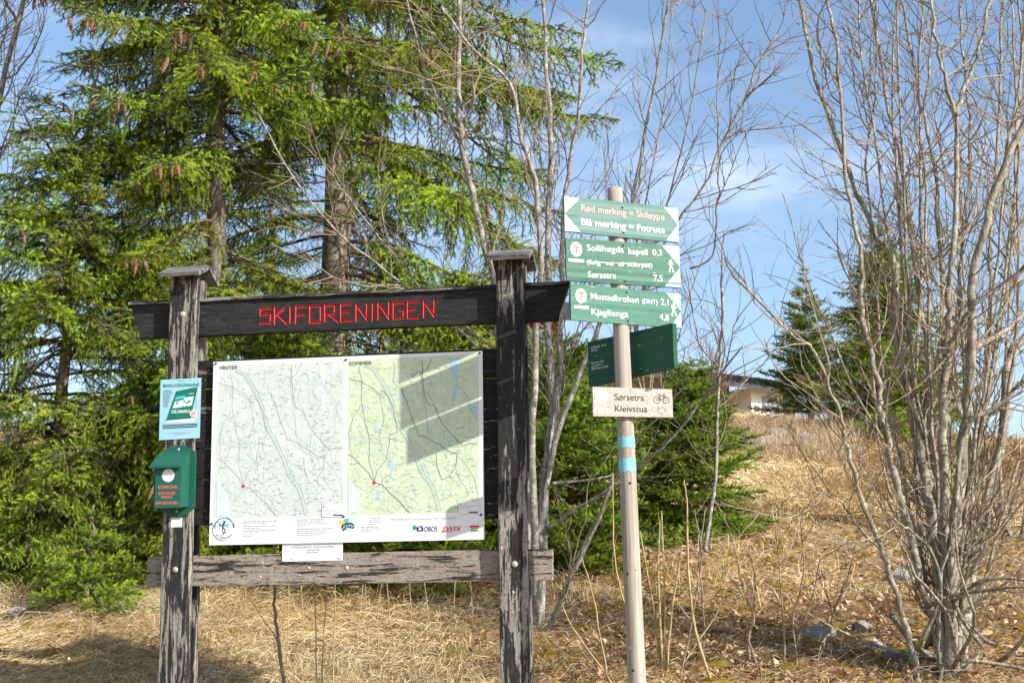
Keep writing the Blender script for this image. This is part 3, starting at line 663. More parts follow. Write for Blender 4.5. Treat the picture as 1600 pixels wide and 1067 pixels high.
def walker(F, o, cx, cy, sc_=.62):
    """hiker symbol with rucksack, at pixel cx, cy"""
    a, b = F(cx, cy); k = .00112*sc_; mb = MB(); S_ = lambda P: [(a+x*k, b+y*k) for x, y in P]
    mb.disc(a+4*k, b+47*k, 7*k, .0012, 0, 12); mb.poly(S_([(-9, 2), (8, 2), (10, 38), (-5, 40), (-9, 30)]), .0014, 0)
    mb.poly(S_([(-18, 12), (-9, 8), (-6, 38), (-15, 38)]), .0016, 0); mb.strip(S_([(-3, 6), (-8, -20), (-16, -46)]), 9*k, .0018, 0); mb.strip(S_([(3, 6), (12, -18), (16, -44)]), 9*k, .0020, 0)
    mb.strip(S_([(-16, -45), (-5, -45)]), 6*k, .0022, 0); mb.strip(S_([(15, -44), (26, -42)]), 6*k, .0024, 0); mb.strip(S_([(6, 32), (20, 14), (26, 16)]), 6*k, .0026, 0)
    mb.build('hiker_symbol', [m_wht], o)
def emblem(F, o, c, rx, rz_, bar):
    a, b = F(*c); mb = MB().disc(a, b, rx, .0012, 0, 28, rz_); k = rz_
    mb.poly([(a-.5*k*.95, b+.28*k), (a+.5*k*.95, b+.28*k), (a+.5*k*.95, b+.52*k), (a-.5*k*.95, b+.52*k)], .0018, 1); mb.poly([(a-.13*k, b-.55*k), (a+.13*k, b-.55*k), (a+.13*k, b+.28*k), (a-.13*k, b+.28*k)], .0018, 1)
    P = [F(*q) for q in bar]; mb.poly(P[::-1], .0012, 0); mb.build('emblem', [m_wht, m_tred], o)
def put(mb_, F, body, p0, p1, h, mi=0, bold=.003, off=.0012): 
    mb = MB(); a, b = F(*p0); a1, b1 = F(*p1); n0 = 0; mb.text(body, a, b, h, a1-a, off, mi, bold)
    s_ = (b1-b)/(a1-a)
    for i in range(n0, len(mb.v)): x, y, z = mb.v[i]; mb.v[i] = (x, y, z+(x-a)*s_)
    mb_.append((mb, mi))
def letters(lst, mats, o):
    for mb, mi in lst: mb.m = [0]*len(mb.m); mb.build('lettering', [mats[mi]], o)
def corners_(mb, mats, o):
    for f, mi in zip(mb.f, mb.m): MB().add([mb.v[i] for i in f], [tuple(range(len(f)))]).build('painted_corner', [mats[mi]], o)
z1p = lambda x, y: (870+x/7.619, 290+y/7.619); z2p = lambda x, y: (870+x/7.619, 370+y/7.619); z3p = lambda x, y: (870+x/7.619, 430+y/7.619)
# board 1
o, F = make_sign('direction_sign', 881, ((881, 306.5), (1060, 324.5), (1061, 379.5), (882.5, 361.5)), PHI, QS, th3, [m_s1], 'faded green board reading Rød merking = Skiløype, Blå merking = Fotrute')
x0, x1, z0l, z1l, z0r, z1r = F.box; mb = MB(); e = .0006
tp = F(*z1p(1445, 470)); lp = F(*z1p(95, 330))
mb.poly([(x0+.001, z1l-.002), (x0+.003, lp[1]+.002), F(*z1p(270, 155))], e, 1); mb.poly([(x0+.003, lp[1]-.003), (x0+.001, z0l+.002), F(*z1p(280, 550))], e, 0)
mb.poly([(x1-.001, z1r-.002), F(*z1p(1285, 262)), (tp[0]-.004, tp[1])], e, 2); mb.poly([(x1-.001, z0r+.002), (tp[0]-.004, tp[1]), F(*z1p(1300, 655))][::-1], e, 2)
mb.poly([(x1-.001, z1r-.002), (tp[0]-.004, tp[1]), (x1-.001, z0r+.002)], e, 2)
q0, q1 = F(*z1p(1280, 258)), F(*z1p(1445, 465)); mb.strip([q0, q1], .005, e*2, 1); corners_(mb, [m_wht, m_spink, m_pale], o)
mb = []; put(mb, F, 'Rød merking = Skiløype', z1p(290, 303), z1p(1280, 412), .034, 1, .006)
put(mb, F, 'Blå merking = Fotrute', z1p(290, 468), z1p(1285, 572), .034, 0, .006); letters(mb, [m_wht, m_sred2], o); screws(F, o, (z1p(780, 262), z1p(795, 558)))
# board 2
o, F = make_sign('direction_sign', 884, ((883.5, 371.5), (1062.5, 384.5), (1063.5, 450), (885.5, 438.5)), PHI, QS, th3, [m_s2], 'green arrow board reading Sollihøgda kapell 0,3 and Sørsetra 7,5')
def arrow_corners(F, o, tr, tip, br):
    x0, x1, z0l, z1l, z0r, z1r = F.box; mb = MB(); t_, r_, b_ = F(*tr), F(*tip), F(*br)
    mb.poly([(x1-.001, z1r-.002), (t_[0], z1l+(z1r-z1l)*(t_[0]-x0)/(x1-x0)-.002), (min(r_[0], x1-.002), r_[1])], e, 0)
    mb.poly([(b_[0], z0l+(z0r-z0l)*(b_[0]-x0)/(x1-x0)+.002), (x1-.001, z0r+.002), (min(r_[0], x1-.002), r_[1])], e, 0); corners_(mb, [m_pale], o)
arrow_corners(F, o, z2p(1245, 100), z2p(1472, 365), z2p(1280, 595))
mb = []; put(mb, F, 'Sollihøgda', z2p(358, 165), z2p(795, 190), .031); put(mb, F, 'kapell', z2p(852, 205), z2p(1080, 220), .031); put(mb, F, '0,3', z2p(1140, 222), z2p(1250, 225), .031)
put(mb, F, '(følg', z2p(360, 325), z2p(520, 335), .023); put(mb, F, 'vei', z2p(575, 338), z2p(670, 345), .023, bold=.006); put(mb, F, 'til', z2p(730, 350), z2p(792, 353), .023); put(mb, F, 'stikryss)', z2p(840, 352), z2p(1135, 368), .023, bold=.006)
put(mb, F, 'Sørsetra', z2p(370, 482), z2p(705, 498), .031); put(mb, F, '7,5', z2p(1150, 525), z2p(1260, 530), .031); letters(mb, [m_wht], o)
mb = MB(); mb.strip([F(*z2p(340, 300)), F(*z2p(1130, 330))], .003, .0024, 0); mb.build('strike_line', [m_wht], o)
emblem(F, o, z2p(230, 150), .0315, .0375, (z2p(140, 258), z2p(322, 274), z2p(322, 308), z2p(140, 292))); walker(F, o, *z2p(1357, 352)); screws(F, o, (z2p(790, 105), z2p(815, 530)))
# board 3
o, F = make_sign('direction_sign', 890, ((890, 443), (1064, 459), (1065.5, 513), (893, 500)), PHI, QS, th3, [m_s3], 'green arrow board reading Mustadkroken (DNT) 2,1 and Kjaglienga 4,8')
arrow_corners(F, o, z3p(1295, 210), z3p(1478, 430), z3p(1350, 600))
mb = []; put(mb, F, 'Mustadkroken', z3p(405, 282), z3p(975, 332), .031); put(mb, F, '(DNT)', z3p(1018, 334), z3p(1198, 350), .024); put(mb, F, '2,1', z3p(1238, 352), z3p(1330, 362), .031)
put(mb, F, 'Kjaglienga', z3p(412, 468), z3p(850, 500), .031); put(mb, F, '4,8', z3p(1225, 532), z3p(1335, 542), .031); letters(mb, [m_wht], o)
emblem(F, o, z3p(288, 245), .0305, .0365, (z3p(203, 358), z3p(378, 368), z3p(378, 404), z3p(203, 390))); walker(F, o, *z3p(1388, 412)); screws(F, o, (z3p(830, 205), z3p(847, 545)))
# board 4, turned away, behind the pole
Q4 = at(985, 555, 7.075+.062); o, F = make_sign('direction_sign', 918, ((917.5, 534.5), (1051, 504.5), (1053.5, 574.5), (920.5, 604)), R_(-47), Q4, .03, [m_s4], 'dark green board turned away behind the pole with tiny white text')
z4p = lambda x, y: (900+x/5.928, 490+y/5.928); mb = []
for body, p0, p1 in (('Sollihøgda Turvei', (140, 325), (285, 295)), ('350 moh', (142, 355), (200, 342)), ('Skiltet er reist', (145, 470), (260, 442)), ('og merket av', (145, 497), (245, 472)), ('DNT Oslo og Omegn', (147, 525), (300, 492))):
    put(mb, F, body, z4p(*p0), z4p(*p1), .0115, 0, .004)
letters(mb, [m_wht], o)
# bicycle sign
M = Mat('grey_beige_sign', .75, .2); v = M.coord(); n1 = M.noise(v, 160, 3, .6); n2 = M.noise(v, 6, 4)
M.col(M.mix(M.rng(n1, .4, .7), (.36, .31, .27), (.62, .555, .50))); m_bike = M.m
QB = at(928, 650, 6.965); o, F = make_sign('bicycle_sign', 925, ((925, 604), (1050, 608), (1052, 652), (928, 650)), R_(13), QB, .022, [m_bike], 'grey beige board reading Sørsetra Kleivstua with a bicycle and arrow')
z5p = z4p; mb = []; put(mb, F, 'Sørsetra', z5p(355, 800), z5p(632, 808), .033, 0, .004); put(mb, F, 'Kleivstua', z5p(360, 905), z5p(662, 914), .033, 0, .004); letters(mb, [m_text], o)
mb = MB(); a, b = F(*z5p(237, 772)); mb.disc(a, b, .030, .0012, 0, 28, .0365); 
for s0, s1 in ((182, 225), (235, 262), (270, 300)): mb.strip([F(*z5p(s0, 884)), F(*z5p(s1, 886))], .006, .0012, 0)
mb.build('white_plate', [m_wht], o)
mb = MB(); wA, wB = F(*z5p(748, 800)), F(*z5p(833, 803)); rwh = .0165
for c_ in (wA, wB): mb.ring(c_[0], c_[1], rwh-.0024, rwh, .0012, 0, 24)
bb, se, hd = F(*z5p(790, 800)), F(*z5p(768, 752)), F(*z5p(818, 752))
for k, P in enumerate(((wA, bb), (bb, F(*z5p(822, 765))), (F(*z5p(770, 762)), F(*z5p(822, 762))), (bb, se), (wA, F(*z5p(772, 764))), (wB, hd), (F(*z5p(756, 745)), F(*z5p(782, 748))), (F(*z5p(806, 742)), hd, F(*z5p(812, 735))))): mb.strip(list(P), .0022, .0016+.0002*k, 0)
mb.build('bicycle_symbol', [m_text], o)
mb = MB(); P = [F(*z5p(*q)) for q in ((757, 872), (795, 872), (795, 853), (833, 900), (798, 937), (796, 922), (762, 922), (757, 872))]; mb.strip(P, .0022, .0012, 0); mb.build('arrow_symbol', [m_text], o)

# ------------------------------------------------------------------ spruces: a library of boughs shared by all trees
nr = np.random.default_rng(5)
def needle_mat(name, young, old, tip):
    M = Mat(name, .55, .25); a = M.attr('tone'); n = M.noise(M.coord((1, 1, 1), rnd_=True), 3.5, 3)
    oi = M.n('ShaderNodeObjectInfo'); c = M.ramp(a, [(0, old), (.3, tuple(x*1.2 for x in old)), (.55, young), (.9, tip)])  # needle age colours, outer brightened and inner darkened to paint sun and shade
    c = M.mix(M.rng(n, .35, .7, 0, .35), c, tuple(x*.6 for x in old)); hs = M.n('ShaderNodeHueSaturation'); M.l(c, hs.inputs['Color'])
    M.l(M.rng(oi.outputs['Random'], 0, 1, .488, .516, False), hs.inputs['Hue']); M.l(M.rng(oi.outputs['Random'], 0, 1, .8, 1.2, False), hs.inputs['Value'])
    M.col(hs.outputs['Color']); tr = M.n('ShaderNodeBsdfTranslucent'); M.l(hs.outputs['Color'], tr.inputs['Color']); ms = M.n('ShaderNodeMixShader'); ms.inputs[0].default_value = .14
    M.l(M.b.outputs[0], ms.inputs[1]); M.l(tr.outputs[0], ms.inputs[2]); M.l(ms.outputs[0], M.t.nodes['Material Output'].inputs['Surface']); return M.m
m_needle = needle_mat('spruce_needles', (.27, .39, .020), (.026, .055, .010), (.62, .72, .06))
m_needle2 = needle_mat('young_spruce_needles', (.21, .33, .022), (.034, .075, .012), (.47, .58, .055))
def bark_mat(name, dark, light, lich=None, sc_=1.0, axis=2):
    M = Mat(name, .9, .15); st = [18*sc_]*3; st[axis] = 4*sc_; v = M.coord(tuple(st)); n1 = M.noise(v, 1, 6, .65, .5); n2 = M.noise(M.coord(), 7*sc_, 5, .6); n3 = M.noise(M.coord(), 38*sc_, 3, .6)
    c = M.mix(M.rng(n1, .3, .7), dark, light)
    if lich: c = M.mix(M.math('MULTIPLY', M.rng(n2, .45, .62), M.rng(n3, .42, .58)), c, lich)
    return M.col(c).bump(n1, .8, .012/sc_).m
m_sbark = bark_mat('spruce_bark', (.10, .075, .055), (.30, .235, .18), (.25, .26, .20))
m_twigw = bark_mat('spruce_twig_wood', (.13, .085, .05), (.24, .17, .11), None, 3)
m_dead = bark_mat('dead_twig_wood', (.055, .047, .040), (.15, .13, .11), (.20, .22, .17), 3)
def bough(L, seed, hang, dens=1.0, bare_in=.12, dead=False, mat=m_needle, name='bough', sec_max=.55, step2=.042, ter_k=1.0):
    r = random.Random(seed); wood = MB(); S0 = []; S1 = []; TN = []; DN = []
    n = max(8, int(L/.06)); pts = []; y = 0
    up0, sag, tip = r.uniform(-.05, .18), r.uniform(.25, .5)*min(1, hang), r.uniform(.15, .5); z = 0; x = 0; yw = 0
    for i in range(n+1):
        t = i/n; pts.append(Vector((x, yw, z))); sl = up0-sag*math.sin(min(t*1.25, 1)*math.pi*.8)+tip*max(0, t-.65)*1.6
        x += L/n*math.cos(sl); z += L/n*math.sin(sl); yw += r.gauss(0, .006)
    r0 = .0055+.0075*L
    wood.tube(pts, [r0*(1-.82*i/n) for i in range(n+1)], 5, 0)
    def seg(a, b, tone, dn): S0.append(a); S1.append(b); TN.append(tone); DN.append(dn)
    s = bare_in*L+.03; side = 1; dz = Vector((0, 0, -1))
    for i in range(int(n*.35), n):
        if not dead: seg(pts[i], pts[i+1], .55, .8)
    while s < L*.985:
        t = s/L; i = min(n-1, int(t*n)); p = pts[i].lerp(pts[i+1], t*n-i); T = (pts[i+1]-pts[i]).normalized()
        l2 = min(sec_max, .62*(L-s)+.07)*r.uniform(.55, 1.12)
        if t < .3: l2 *= .45+1.8*t
        side = -side; ang = r.uniform(.75, 1.15); lat = Vector((-T.y, T.x, 0)).normalized()*side
        d = (T*math.cos(ang)+lat*math.sin(ang)+Vector((0, 0, r.uniform(-.15, .2)))).normalized()
        m = max(3, int(l2/.04)); q = p.copy(); P2 = [q.copy()]; 
        for k in range(m):
            tt = k/m; d = (d+dz*hang*.42*(.25+tt)*(.04/.04)*r.uniform(.6, 1.3)*.5+Vector((r.gauss(0, .06), r.gauss(0, .06), r.gauss(0, .04)))).normalized()
            q = q+d*(l2/m); P2.append(q.copy())
        wood.tube(P2, [.0032*(1-.6*k/m)+.0006 for k in range(m+1)], 3, 0, cap=False)
        if dead and r.random() < .75:
            for k in range(1, m+1):
                if r.random() < .5:
                    e = (Vector((r.gauss(0, 1), r.gauss(0, 1), r.gauss(-.8, .5)))).normalized(); l3 = r.uniform(.05, .16); wood.tube([P2[k], P2[k]+e*l3*.5+dz*.01, P2[k]+e*l3+dz*.04], [.0014, .001, .0006], 3, 0, cap=False)
        else:
            sd = 1; tb_ = r.uniform(-.22, .22)
            for k in range(m):
                seg(P2[k], P2[k+1], .12+.5*(k/m)+tb_*.6, 1.0)  # older inner needles, toned darker still to paint the shade inside the bough
            acc = .02
            while acc < l2*.96:
                f = acc/l2*m; k = min(m-1, int(f)); b0 = P2[k].lerp(P2[k+1], f-k); T2 = (P2[k+1]-P2[k]).normalized()
                sd = -sd; lat2 = T2.cross(Vector((0, 0, 1)));  lat2 = lat2.normalized() if lat2.length > .15 else Vector((r.gauss(0, 1), r.gauss(0, 1), 0)).normalized()
                l3 = (.05+.10*(1-acc/l2)*r.uniform(.4, 1.1)*min(1, l2/.3))*ter_k; a3 = r.uniform(.6, 1.0)
                upw = r.random() < .33; d3 = (T2*math.cos(a3)+lat2*sd*math.sin(a3)*(.3 if upw else 1)+dz*hang*.3*r.random()+Vector((0, 0, .75 if upw else .1))).normalized(); c0 = b0; nk = 2 if l3 < .09 else 3
                for kk in range(nk):
                    c1 = c0+d3*(l3/nk); seg(c0, c1, .38+.24*kk+(.14 if upw else -.06)+tb_+r.uniform(-.12, .15), 1.0); c0 = c1; d3 = (d3+dz*hang*.22+Vector((r.gauss(0, .1), r.gauss(0, .1), r.gauss(0, .06)))).normalized()  # paler new tips; upward shoots lightened further, painting sunlit bough tops
                acc += r.uniform(.030, .052)
        s += r.uniform(.6, 1.4)*step2
    me = wood.mesh(name, [m_dead if dead else m_twigw, mat])
    if not dead or S0:
        A = np.array([tuple(p) for p in S0]); B = np.array([tuple(p) for p in S1]); T = np.array(TN); Dn = np.array(DN)
        Ls = np.linalg.norm(B-A, axis=1); cnt = np.maximum(1, (Ls*1500*dens*Dn).astype(int)); idx = np.repeat(np.arange(len(A)), cnt); N = len(idx)
        ax3 = ((B-A)/Ls[:, None])[idx]; u = nr.random((N, 1)); pos = A[idx]*(1-u)+B[idx]*u
        rv = nr.normal(size=(N, 3)); rv[:, 2] += .35; rad = rv-ax3*(rv*ax3).sum(1, keepdims=True); rad /= np.linalg.norm(rad, axis=1, keepdims=True)+1e-9
        el = nr.uniform(.6, 1.15, (N, 1)); nd = ax3*np.cos(el)+rad*np.sin(el); ln = nr.uniform(.013, .021, (N, 1)); sdv = np.cross(nd, nr.normal(size=(N, 3))); sdv /= np.linalg.norm(sdv, axis=1, keepdims=True)+1e-9
        wd = .0013
        V = np.stack([pos-sdv*wd, pos+sdv*wd, pos+nd*ln], 1).reshape(-1, 3); tone = np.clip(T[idx]+nr.normal(0, .08, N), 0, 1)
        nv0, nf0, nl0 = len(me.vertices), len(me.polygons), len(me.loops)
        me.vertices.add(3*N); co_ = np.empty(3*(nv0+3*N), np.float32); me.vertices.foreach_get('co', co_); co_[3*nv0:] = V.ravel(); me.vertices.foreach_set('co', co_)
        me.loops.add(3*N); li = np.empty(nl0+3*N, np.int32); me.loops.foreach_get('vertex_index', li); li[nl0:] = np.arange(nv0, nv0+3*N); me.loops.foreach_set('vertex_index', li)
        me.polygons.add(N); ls = np.empty(nf0+N, np.int32); me.polygons.foreach_get('loop_start', ls); ls[nf0:] = nl0+3*np.arange(N); me.polygons.foreach_set('loop_start', ls)
        mi = np.zeros(nf0+N, np.int32); mi[nf0:] = 1; me.polygons.foreach_set('material_index', mi)
        me.update(calc_edges=True); at_ = me.attributes.new('tone', 'FLOAT', 'POINT'); tv = np.zeros(nv0+3*N, np.float32); tv[nv0:] = np.repeat(tone, 3); at_.data.foreach_set('value', tv)
    me['L'] = L; return me
OLD = [bough(L, 100+i, 1.5, .9, .16 if L > 1.2 else .08, sec_max=.6, step2=.038) for i, L in enumerate((.5, .9, 1.3, 1.3, 1.8, 1.8, 2.4))]
YNG = [bough(L, 200+i, .22, 1.0, .06, mat=m_needle2, sec_max=.42, step2=.036) for i, L in enumerate((.22, .4, .65, .65, .95, .95, 1.3))]
DED = [bough(L, 300+i, .7, .5, .1, True, sec_max=.5, step2=.07) for i, L in enumerate((.7, 1.1, 1.6))]
print('bough tris', sum(len(m.polygons) for m in OLD+YNG+DED))
def pick(lib, L, r):
    c = sorted(lib, key=lambda m: abs(math.log(m['L']/L))+r.random()*.12); return c[0], L/c[0]['L']
cone_mb = MB(); nl, nk = 11, 9; vs_ = []
for i in range(nl+1):
    t = i/nl; rr_ = .0155*math.sin(math.pi*min(1, .12+t*.9))**.6*(1 if i % 2 else .84)
    for k in range(nk): a = 2*math.pi*(k+(.5 if i % 2 else 0))/nk; vs_.append((rr_*math.cos(a), rr_*math.sin(a), -.115*t))
fs = [(i*nk+k, i*nk+(k+1) % nk, (i+1)*nk+(k+1) % nk, (i+1)*nk+k) for i in range(nl) for k in range(nk)]
cone_me = cone_mb.add(vs_, fs).mesh('cone', [plain('cone_brown', (.20, .115, .065), .7, .2, .3, 90)])
def spruce(name, x, y, H, label, R, lib=OLD, seed=1, z0=.15, spacing=.36, per=6, trunk=.12, droop=.35, ztop=None, dead_to=0.0, dead_n=0, prof=None, cones=0, lean=(0, 0), steps=None, group=None, face=None, zmin_b=None, skip=None, filt=None):
    r = random.Random(seed); b = gz(x, y); root = empty(name, (x, y, b)); tag(root, label, 'tree', group)
    n = 26; tp = [Vector((lean[0]*i/n*H+.02*math.sin(i*.9+seed), lean[1]*i/n*H+.02*math.cos(i*1.1), -.25+(H+.25)*i/n)) for i in range(n+1)]
    MB().tube(tp, [max(.006, trunk*(1-i/n)**.9*(1.25 if i == 0 else 1)) for i in range(n+1)], 9).build('trunk', [m_sbark], root, smooth=True)
    def tr(z): 
        f = (z+.25)/(H+.25)*n; i = max(0, min(n-1, int(f))); return tp[i].lerp(tp[i+1], f-i)
    z = z0; cnt = 0; tips = []
    while z < min(H-.06, ztop or 99):
        t = z/H; Rz = (prof(t) if prof else (1-t)**.85)*R
        m = per if Rz > .3 else max(4, per-1); a0 = r.random()*6.28
        for k in range(m):
            az = a0+6.283*k/m+r.gauss(0, .22); L = max(.12, Rz*r.uniform(.72, 1.15)); zz = z+r.uniform(-.5, .5)*spacing
            if filt and not filt(zz, az, r): continue
            me, s = pick(lib, L, r); o = bpy.data.objects.new('branch', me); link(o, root)
            pit = droop*(1-t*1.5)-.25*t+r.gauss(0, .09) if lib is OLD else droop*(1-t)-.55*t-.05+r.gauss(0, .1)
            o.location = tr(max(.03, zz)); o.scale = (s, s*r.choice((-1, 1)) , s); o.rotation_euler = (r.gauss(0, .12), pit, az); cnt += 1
            if L > .7: tips.append((o, me, s, L))
        z += spacing*(.62+.38*(1-t))
    for k in range(dead_n):
        zz = r.uniform(.3, dead_to); me, s = pick(DED, r.uniform(.6, 1.7), r); o = bpy.data.objects.new('dead_branch', me); link(o, root)
        o.location = tr(zz); o.scale = (s, s, s); o.rotation_euler = (r.gauss(0, .2), r.uniform(-.1, .3), r.random()*6.283)
    if cones:
        tips = [q for q in tips if 3.0 < q[0].location.z+b < 7.6]; r.shuffle(tips); c = 0
        for o, me, s, L in tips:
            if c >= cones: break
            az = o.rotation_euler.z
            if math.sin(az) > .1: continue                # cones show on the side towards the clearing
            for j in range(r.randint(2, 6)):
                f = r.uniform(.7, .97); M4 = Matrix.Translation(o.location) @ o.rotation_euler.to_matrix().to_4x4(); nv = max(1, int((len(OLD) and max(8, int(me['L']/.06)))*f))
                p = M4 @ (Vector(me.vertices[min(nv*5, len(me.vertices)-1)].co)*s+Vector((0, r.uniform(-.16, .16), -.03)))
                q = bpy.data.objects.new('cone', cone_me); link(q, root); q.location = p; k = r.uniform(.95, 1.3); q.scale = (k, k, k); q.rotation_euler = (r.gauss(0, .18), r.gauss(0, .18), r.random()*6); c += 1
    return root
def X(px, Y, py=700): return at(px, py, Y).x
# ------------------------------------------------------------------ the spruces
wide = lambda t: min(1, .75+t*.8)*(1-max(0, t-.12))**.7
spruce('spruce_tree', X(330, 11.8), 11.8, 11.5, 'tall cone-laden spruce with bright drooping boughs behind the left end of the board', 2.1, seed=3, z0=.5, spacing=.42, per=9, trunk=.11, prof=wide, cones=230, dead_to=4.5, dead_n=70, ztop=9.5, filt=lambda z, az, r: not (math.cos(az) > .1 and 2.9 < z < 3.7) and not (math.sin(az) > .3 and r.random() < .6))
spruce('spruce_tree', X(522, 13.2), 13.2, 15, 'old spruce with thick scaly brown trunk and dead lower twigs behind the board', 2.9, seed=8, z0=2.6, spacing=.56, per=9, trunk=.17, prof=lambda t: (1-max(0, t-.3))**.7, cones=110, dead_to=6.5, dead_n=80, ztop=10,
       filt=lambda z, az, r: r.random() < ((.95 if math.cos(az) > -.1 else .45) if math.sin(az) > -.45 or z > 4.6 else .12))
spruce('spruce_tree', X(95, 11.4), 11.4, 3.95, 'dense dark spruce reaching the ground left of the letterbox post', 1.7, seed=14, z0=.15, spacing=.36, per=8, trunk=.08, prof=wide, cones=0, dead_n=40, dead_to=3.6, filt=lambda z, az, r: not (math.sin(az) > .3 and r.random() < .6))
spruce('young_spruce', X(150, 10.35), 10.35, .75, 'low bright spruce sprout on the dry grass at far left', .55, YNG, 21, .06, .13, 6, .02, .25)
spruce('young_spruce', X(868, 11.6), 11.6, 1.85, 'bushy young spruce between the board and the signpost', 1.05, YNG, 31, .08, .16, 9, .035, .2, prof=wide)
spruce('young_spruce', X(1078, 13.4), 13.4, 1.6, 'round young spruce on the slope right of the signpost', .86, YNG, 41, .05, .15, 9, .035, .2, prof=wide)
spruce('young_spruce', X(985, 14.4), 14.4, 1.6, 'small young spruce half hidden behind the signpost', .85, YNG, 46, .1, .2, 7, .035, .2)
spruce('young_spruce', X(650, 10.9), 10.9, 1.55, 'low spreading spruce under the map, nearer the right post', .95, YNG, 51, .06, .16, 8, .03, .2, prof=wide)
spruce('young_spruce', X(450, 11.6), 11.6, 1.9, 'shaded low spruce under the map, nearer the left post', 1.0, YNG, 61, .06, .18, 8, .03, .2, prof=wide)
spruce('young_spruce', X(740, 12.8), 12.8, 2.5, 'young spruce seen in the gap above the map', .95, YNG, 66, .1, .22, 7, .035, .2, prof=wide)
spruce('spruce_tree', X(1396, 25), 25, 4.1, 'green spruce beside the hilltop behind the bare willow', 1.95, OLD, 71, .2, .24, 11, .08, .2, group='trees on the hill')
spruce('pine_tree', X(1268, 27), 27, 3.1, 'dark blue-green pine right of the white house', 1.25, YNG, 73, .4, .27, 9, .07, -.1, group='trees on the hill')
spruce('spruce_tree', X(420, 19), 19, 5.5, 'background spruce between the two big trunks', 1.6, OLD, 83, .3, .45, 6, .09, .3)

# ------------------------------------------------------------------ bare broadleaved trees and shoots
m_willow = bark_mat('grey_willow_bark', (.09, .074, .055), (.335, .29, .215), (.44, .42, .34), 2.6)
m_alder = bark_mat('lichened_grey_bark', (.13, .11, .09), (.30, .27, .235), (.50, .49, .44), 2.6)
m_twig = bark_mat('brown_twig', (.17, .13, .09), (.36, .285, .20), None, 4)
m_twigp = bark_mat('pale_straw_shoot', (.30, .215, .10), (.50, .39, .21), None, 4)
m_twigr = bark_mat('red_brown_twig', (.15, .065, .045), (.27, .14, .09), None, 4)
def smooth(P, n=5, wob=0.0, r=rnd):
    P = [Vector(p) for p in P]; Q = []
    for i in range(len(P)-1):
        a, b, c, d = P[max(i-1, 0)], P[i], P[i+1], P[min(i+2, len(P)-1)]
        for k in range(n):
            t = k/n; Q.append(.5*((2*b)+(c-a)*t+(2*a-5*b+4*c-d)*t*t+(3*b-a-3*c+d)*t**3)+Vector((r.gauss(0, wob), r.gauss(0, wob), 0)))
    Q.append(P[-1]); return Q
def sprout(mb, P, rad, r, n, Lr, lvl, up=.3, t0=.15, amin=.45, amax=1.05, crook=.16, mi=0, n2=5, rk=.0054, flat=0.0, tmax=1.0):
    m = len(P)
    for _ in range(n):
        t = t0+(tmax-t0)*r.random(); f = t*(m-1); i = min(m-2, int(f)); p = P[i].lerp(P[i+1], f-i); T = (P[i+1]-P[i]).normalized()
        L = r.uniform(*Lr)*(1.15-.5*t); pr = T.orthogonal().normalized(); pr.rotate(Matrix.Rotation(r.random()*6.283, 3, T)); a = r.uniform(amin, amax)
        d = (T*math.cos(a)+pr*math.sin(a)); d.y *= 1-flat; d.normalize(); k = max(4, int(L/.09)); q = p.copy(); Q = [q.copy()]
        for j in range(k):
            d = (d+Vector((r.gauss(0, crook), r.gauss(0, crook), r.gauss(0, crook*.7)+up*.16))).normalized(); q = q+d*(L/k); Q.append(q.copy())
        pr_ = rad[i] if hasattr(rad, '__len__') else rad; ra = min(pr_*.6, .0012+rk*L); R = [ra*(1-.72*j/k)+.0009 for j in range(k+1)]
        mb.tube(Q, R, 4 if ra > .004 else 3, mi, cap=False)
        if lvl > 0: sprout(mb, Q, R, r, max(1, int(n2*L/(.5*(Lr[0]+Lr[1])))), (Lr[0]*.35, Lr[1]*.42), lvl-1, up, .15, .4, 1.0, crook*1.1, mi, n2, rk, flat)
def traced(root, stems, mat, tmat, r, n, Lr, lvl=1, up=.3, ground_first=True, n2=5, t0=.2, flat=0.0, px_r=None, wob=.004, name='stem'):
    """stems: (Y at foot, Y at top, width px foot, width px top, [(px, py) from foot to top])"""
    b = Vector(root.location)
    for (Ya, Yb, w0, w1, pp) in stems:
        m = len(pp); P = [at(px, py, Ya+(Yb-Ya)*i/(m-1)) for i, (px, py) in enumerate(pp)]
        if ground_first:
            g0 = P[0]; z = gz(g0.x, g0.y)
            if g0.z > z+.5: pass
            elif g0.z > z: P.insert(0, Vector((g0.x+.02, g0.y, z-.06)))
            else: g0.z = min(g0.z, z-.02)
        Q = [q-b for q in smooth(P, 5, wob, r)]; k = len(Q)
        kx = .5*(Ya+Yb)/2/FPX; R = [max(.0016, .9*(w0+(w1-w0)*i/(k-1))*kx*2/2*(1+.05*math.sin(i*2.1))) for i in range(k)]
        o = MB().tube(Q, R, 8 if w0 > 9 else 5).build(name, [mat], root, smooth=True)
        if n:
            mb = MB(); sprout(mb, Q, R, r, max(1, int(n*(Q[-1]-Q[0]).length/2.5)), Lr, lvl, up, t0, n2=n2, flat=flat); mb.build('twigs', [tmat], o)['kind'] = 'stuff'
z2 = lambda *L: [(400+a/2.668, b/2.668) for a, b in L]
z6 = lambda *L: [(1150+a/3.333, 400+b/3.333) for a, b in L]
z7 = lambda *L: [(1150+a/2.758, 680+b/2.758) for a, b in L]
z8 = lambda *L: [(1100+a/2.372, b/2.372) for a, b in L]
z5 = lambda *L: [(830+a/1.8825, 500+b/1.8825) for a, b in L]
r = random.Random(77)
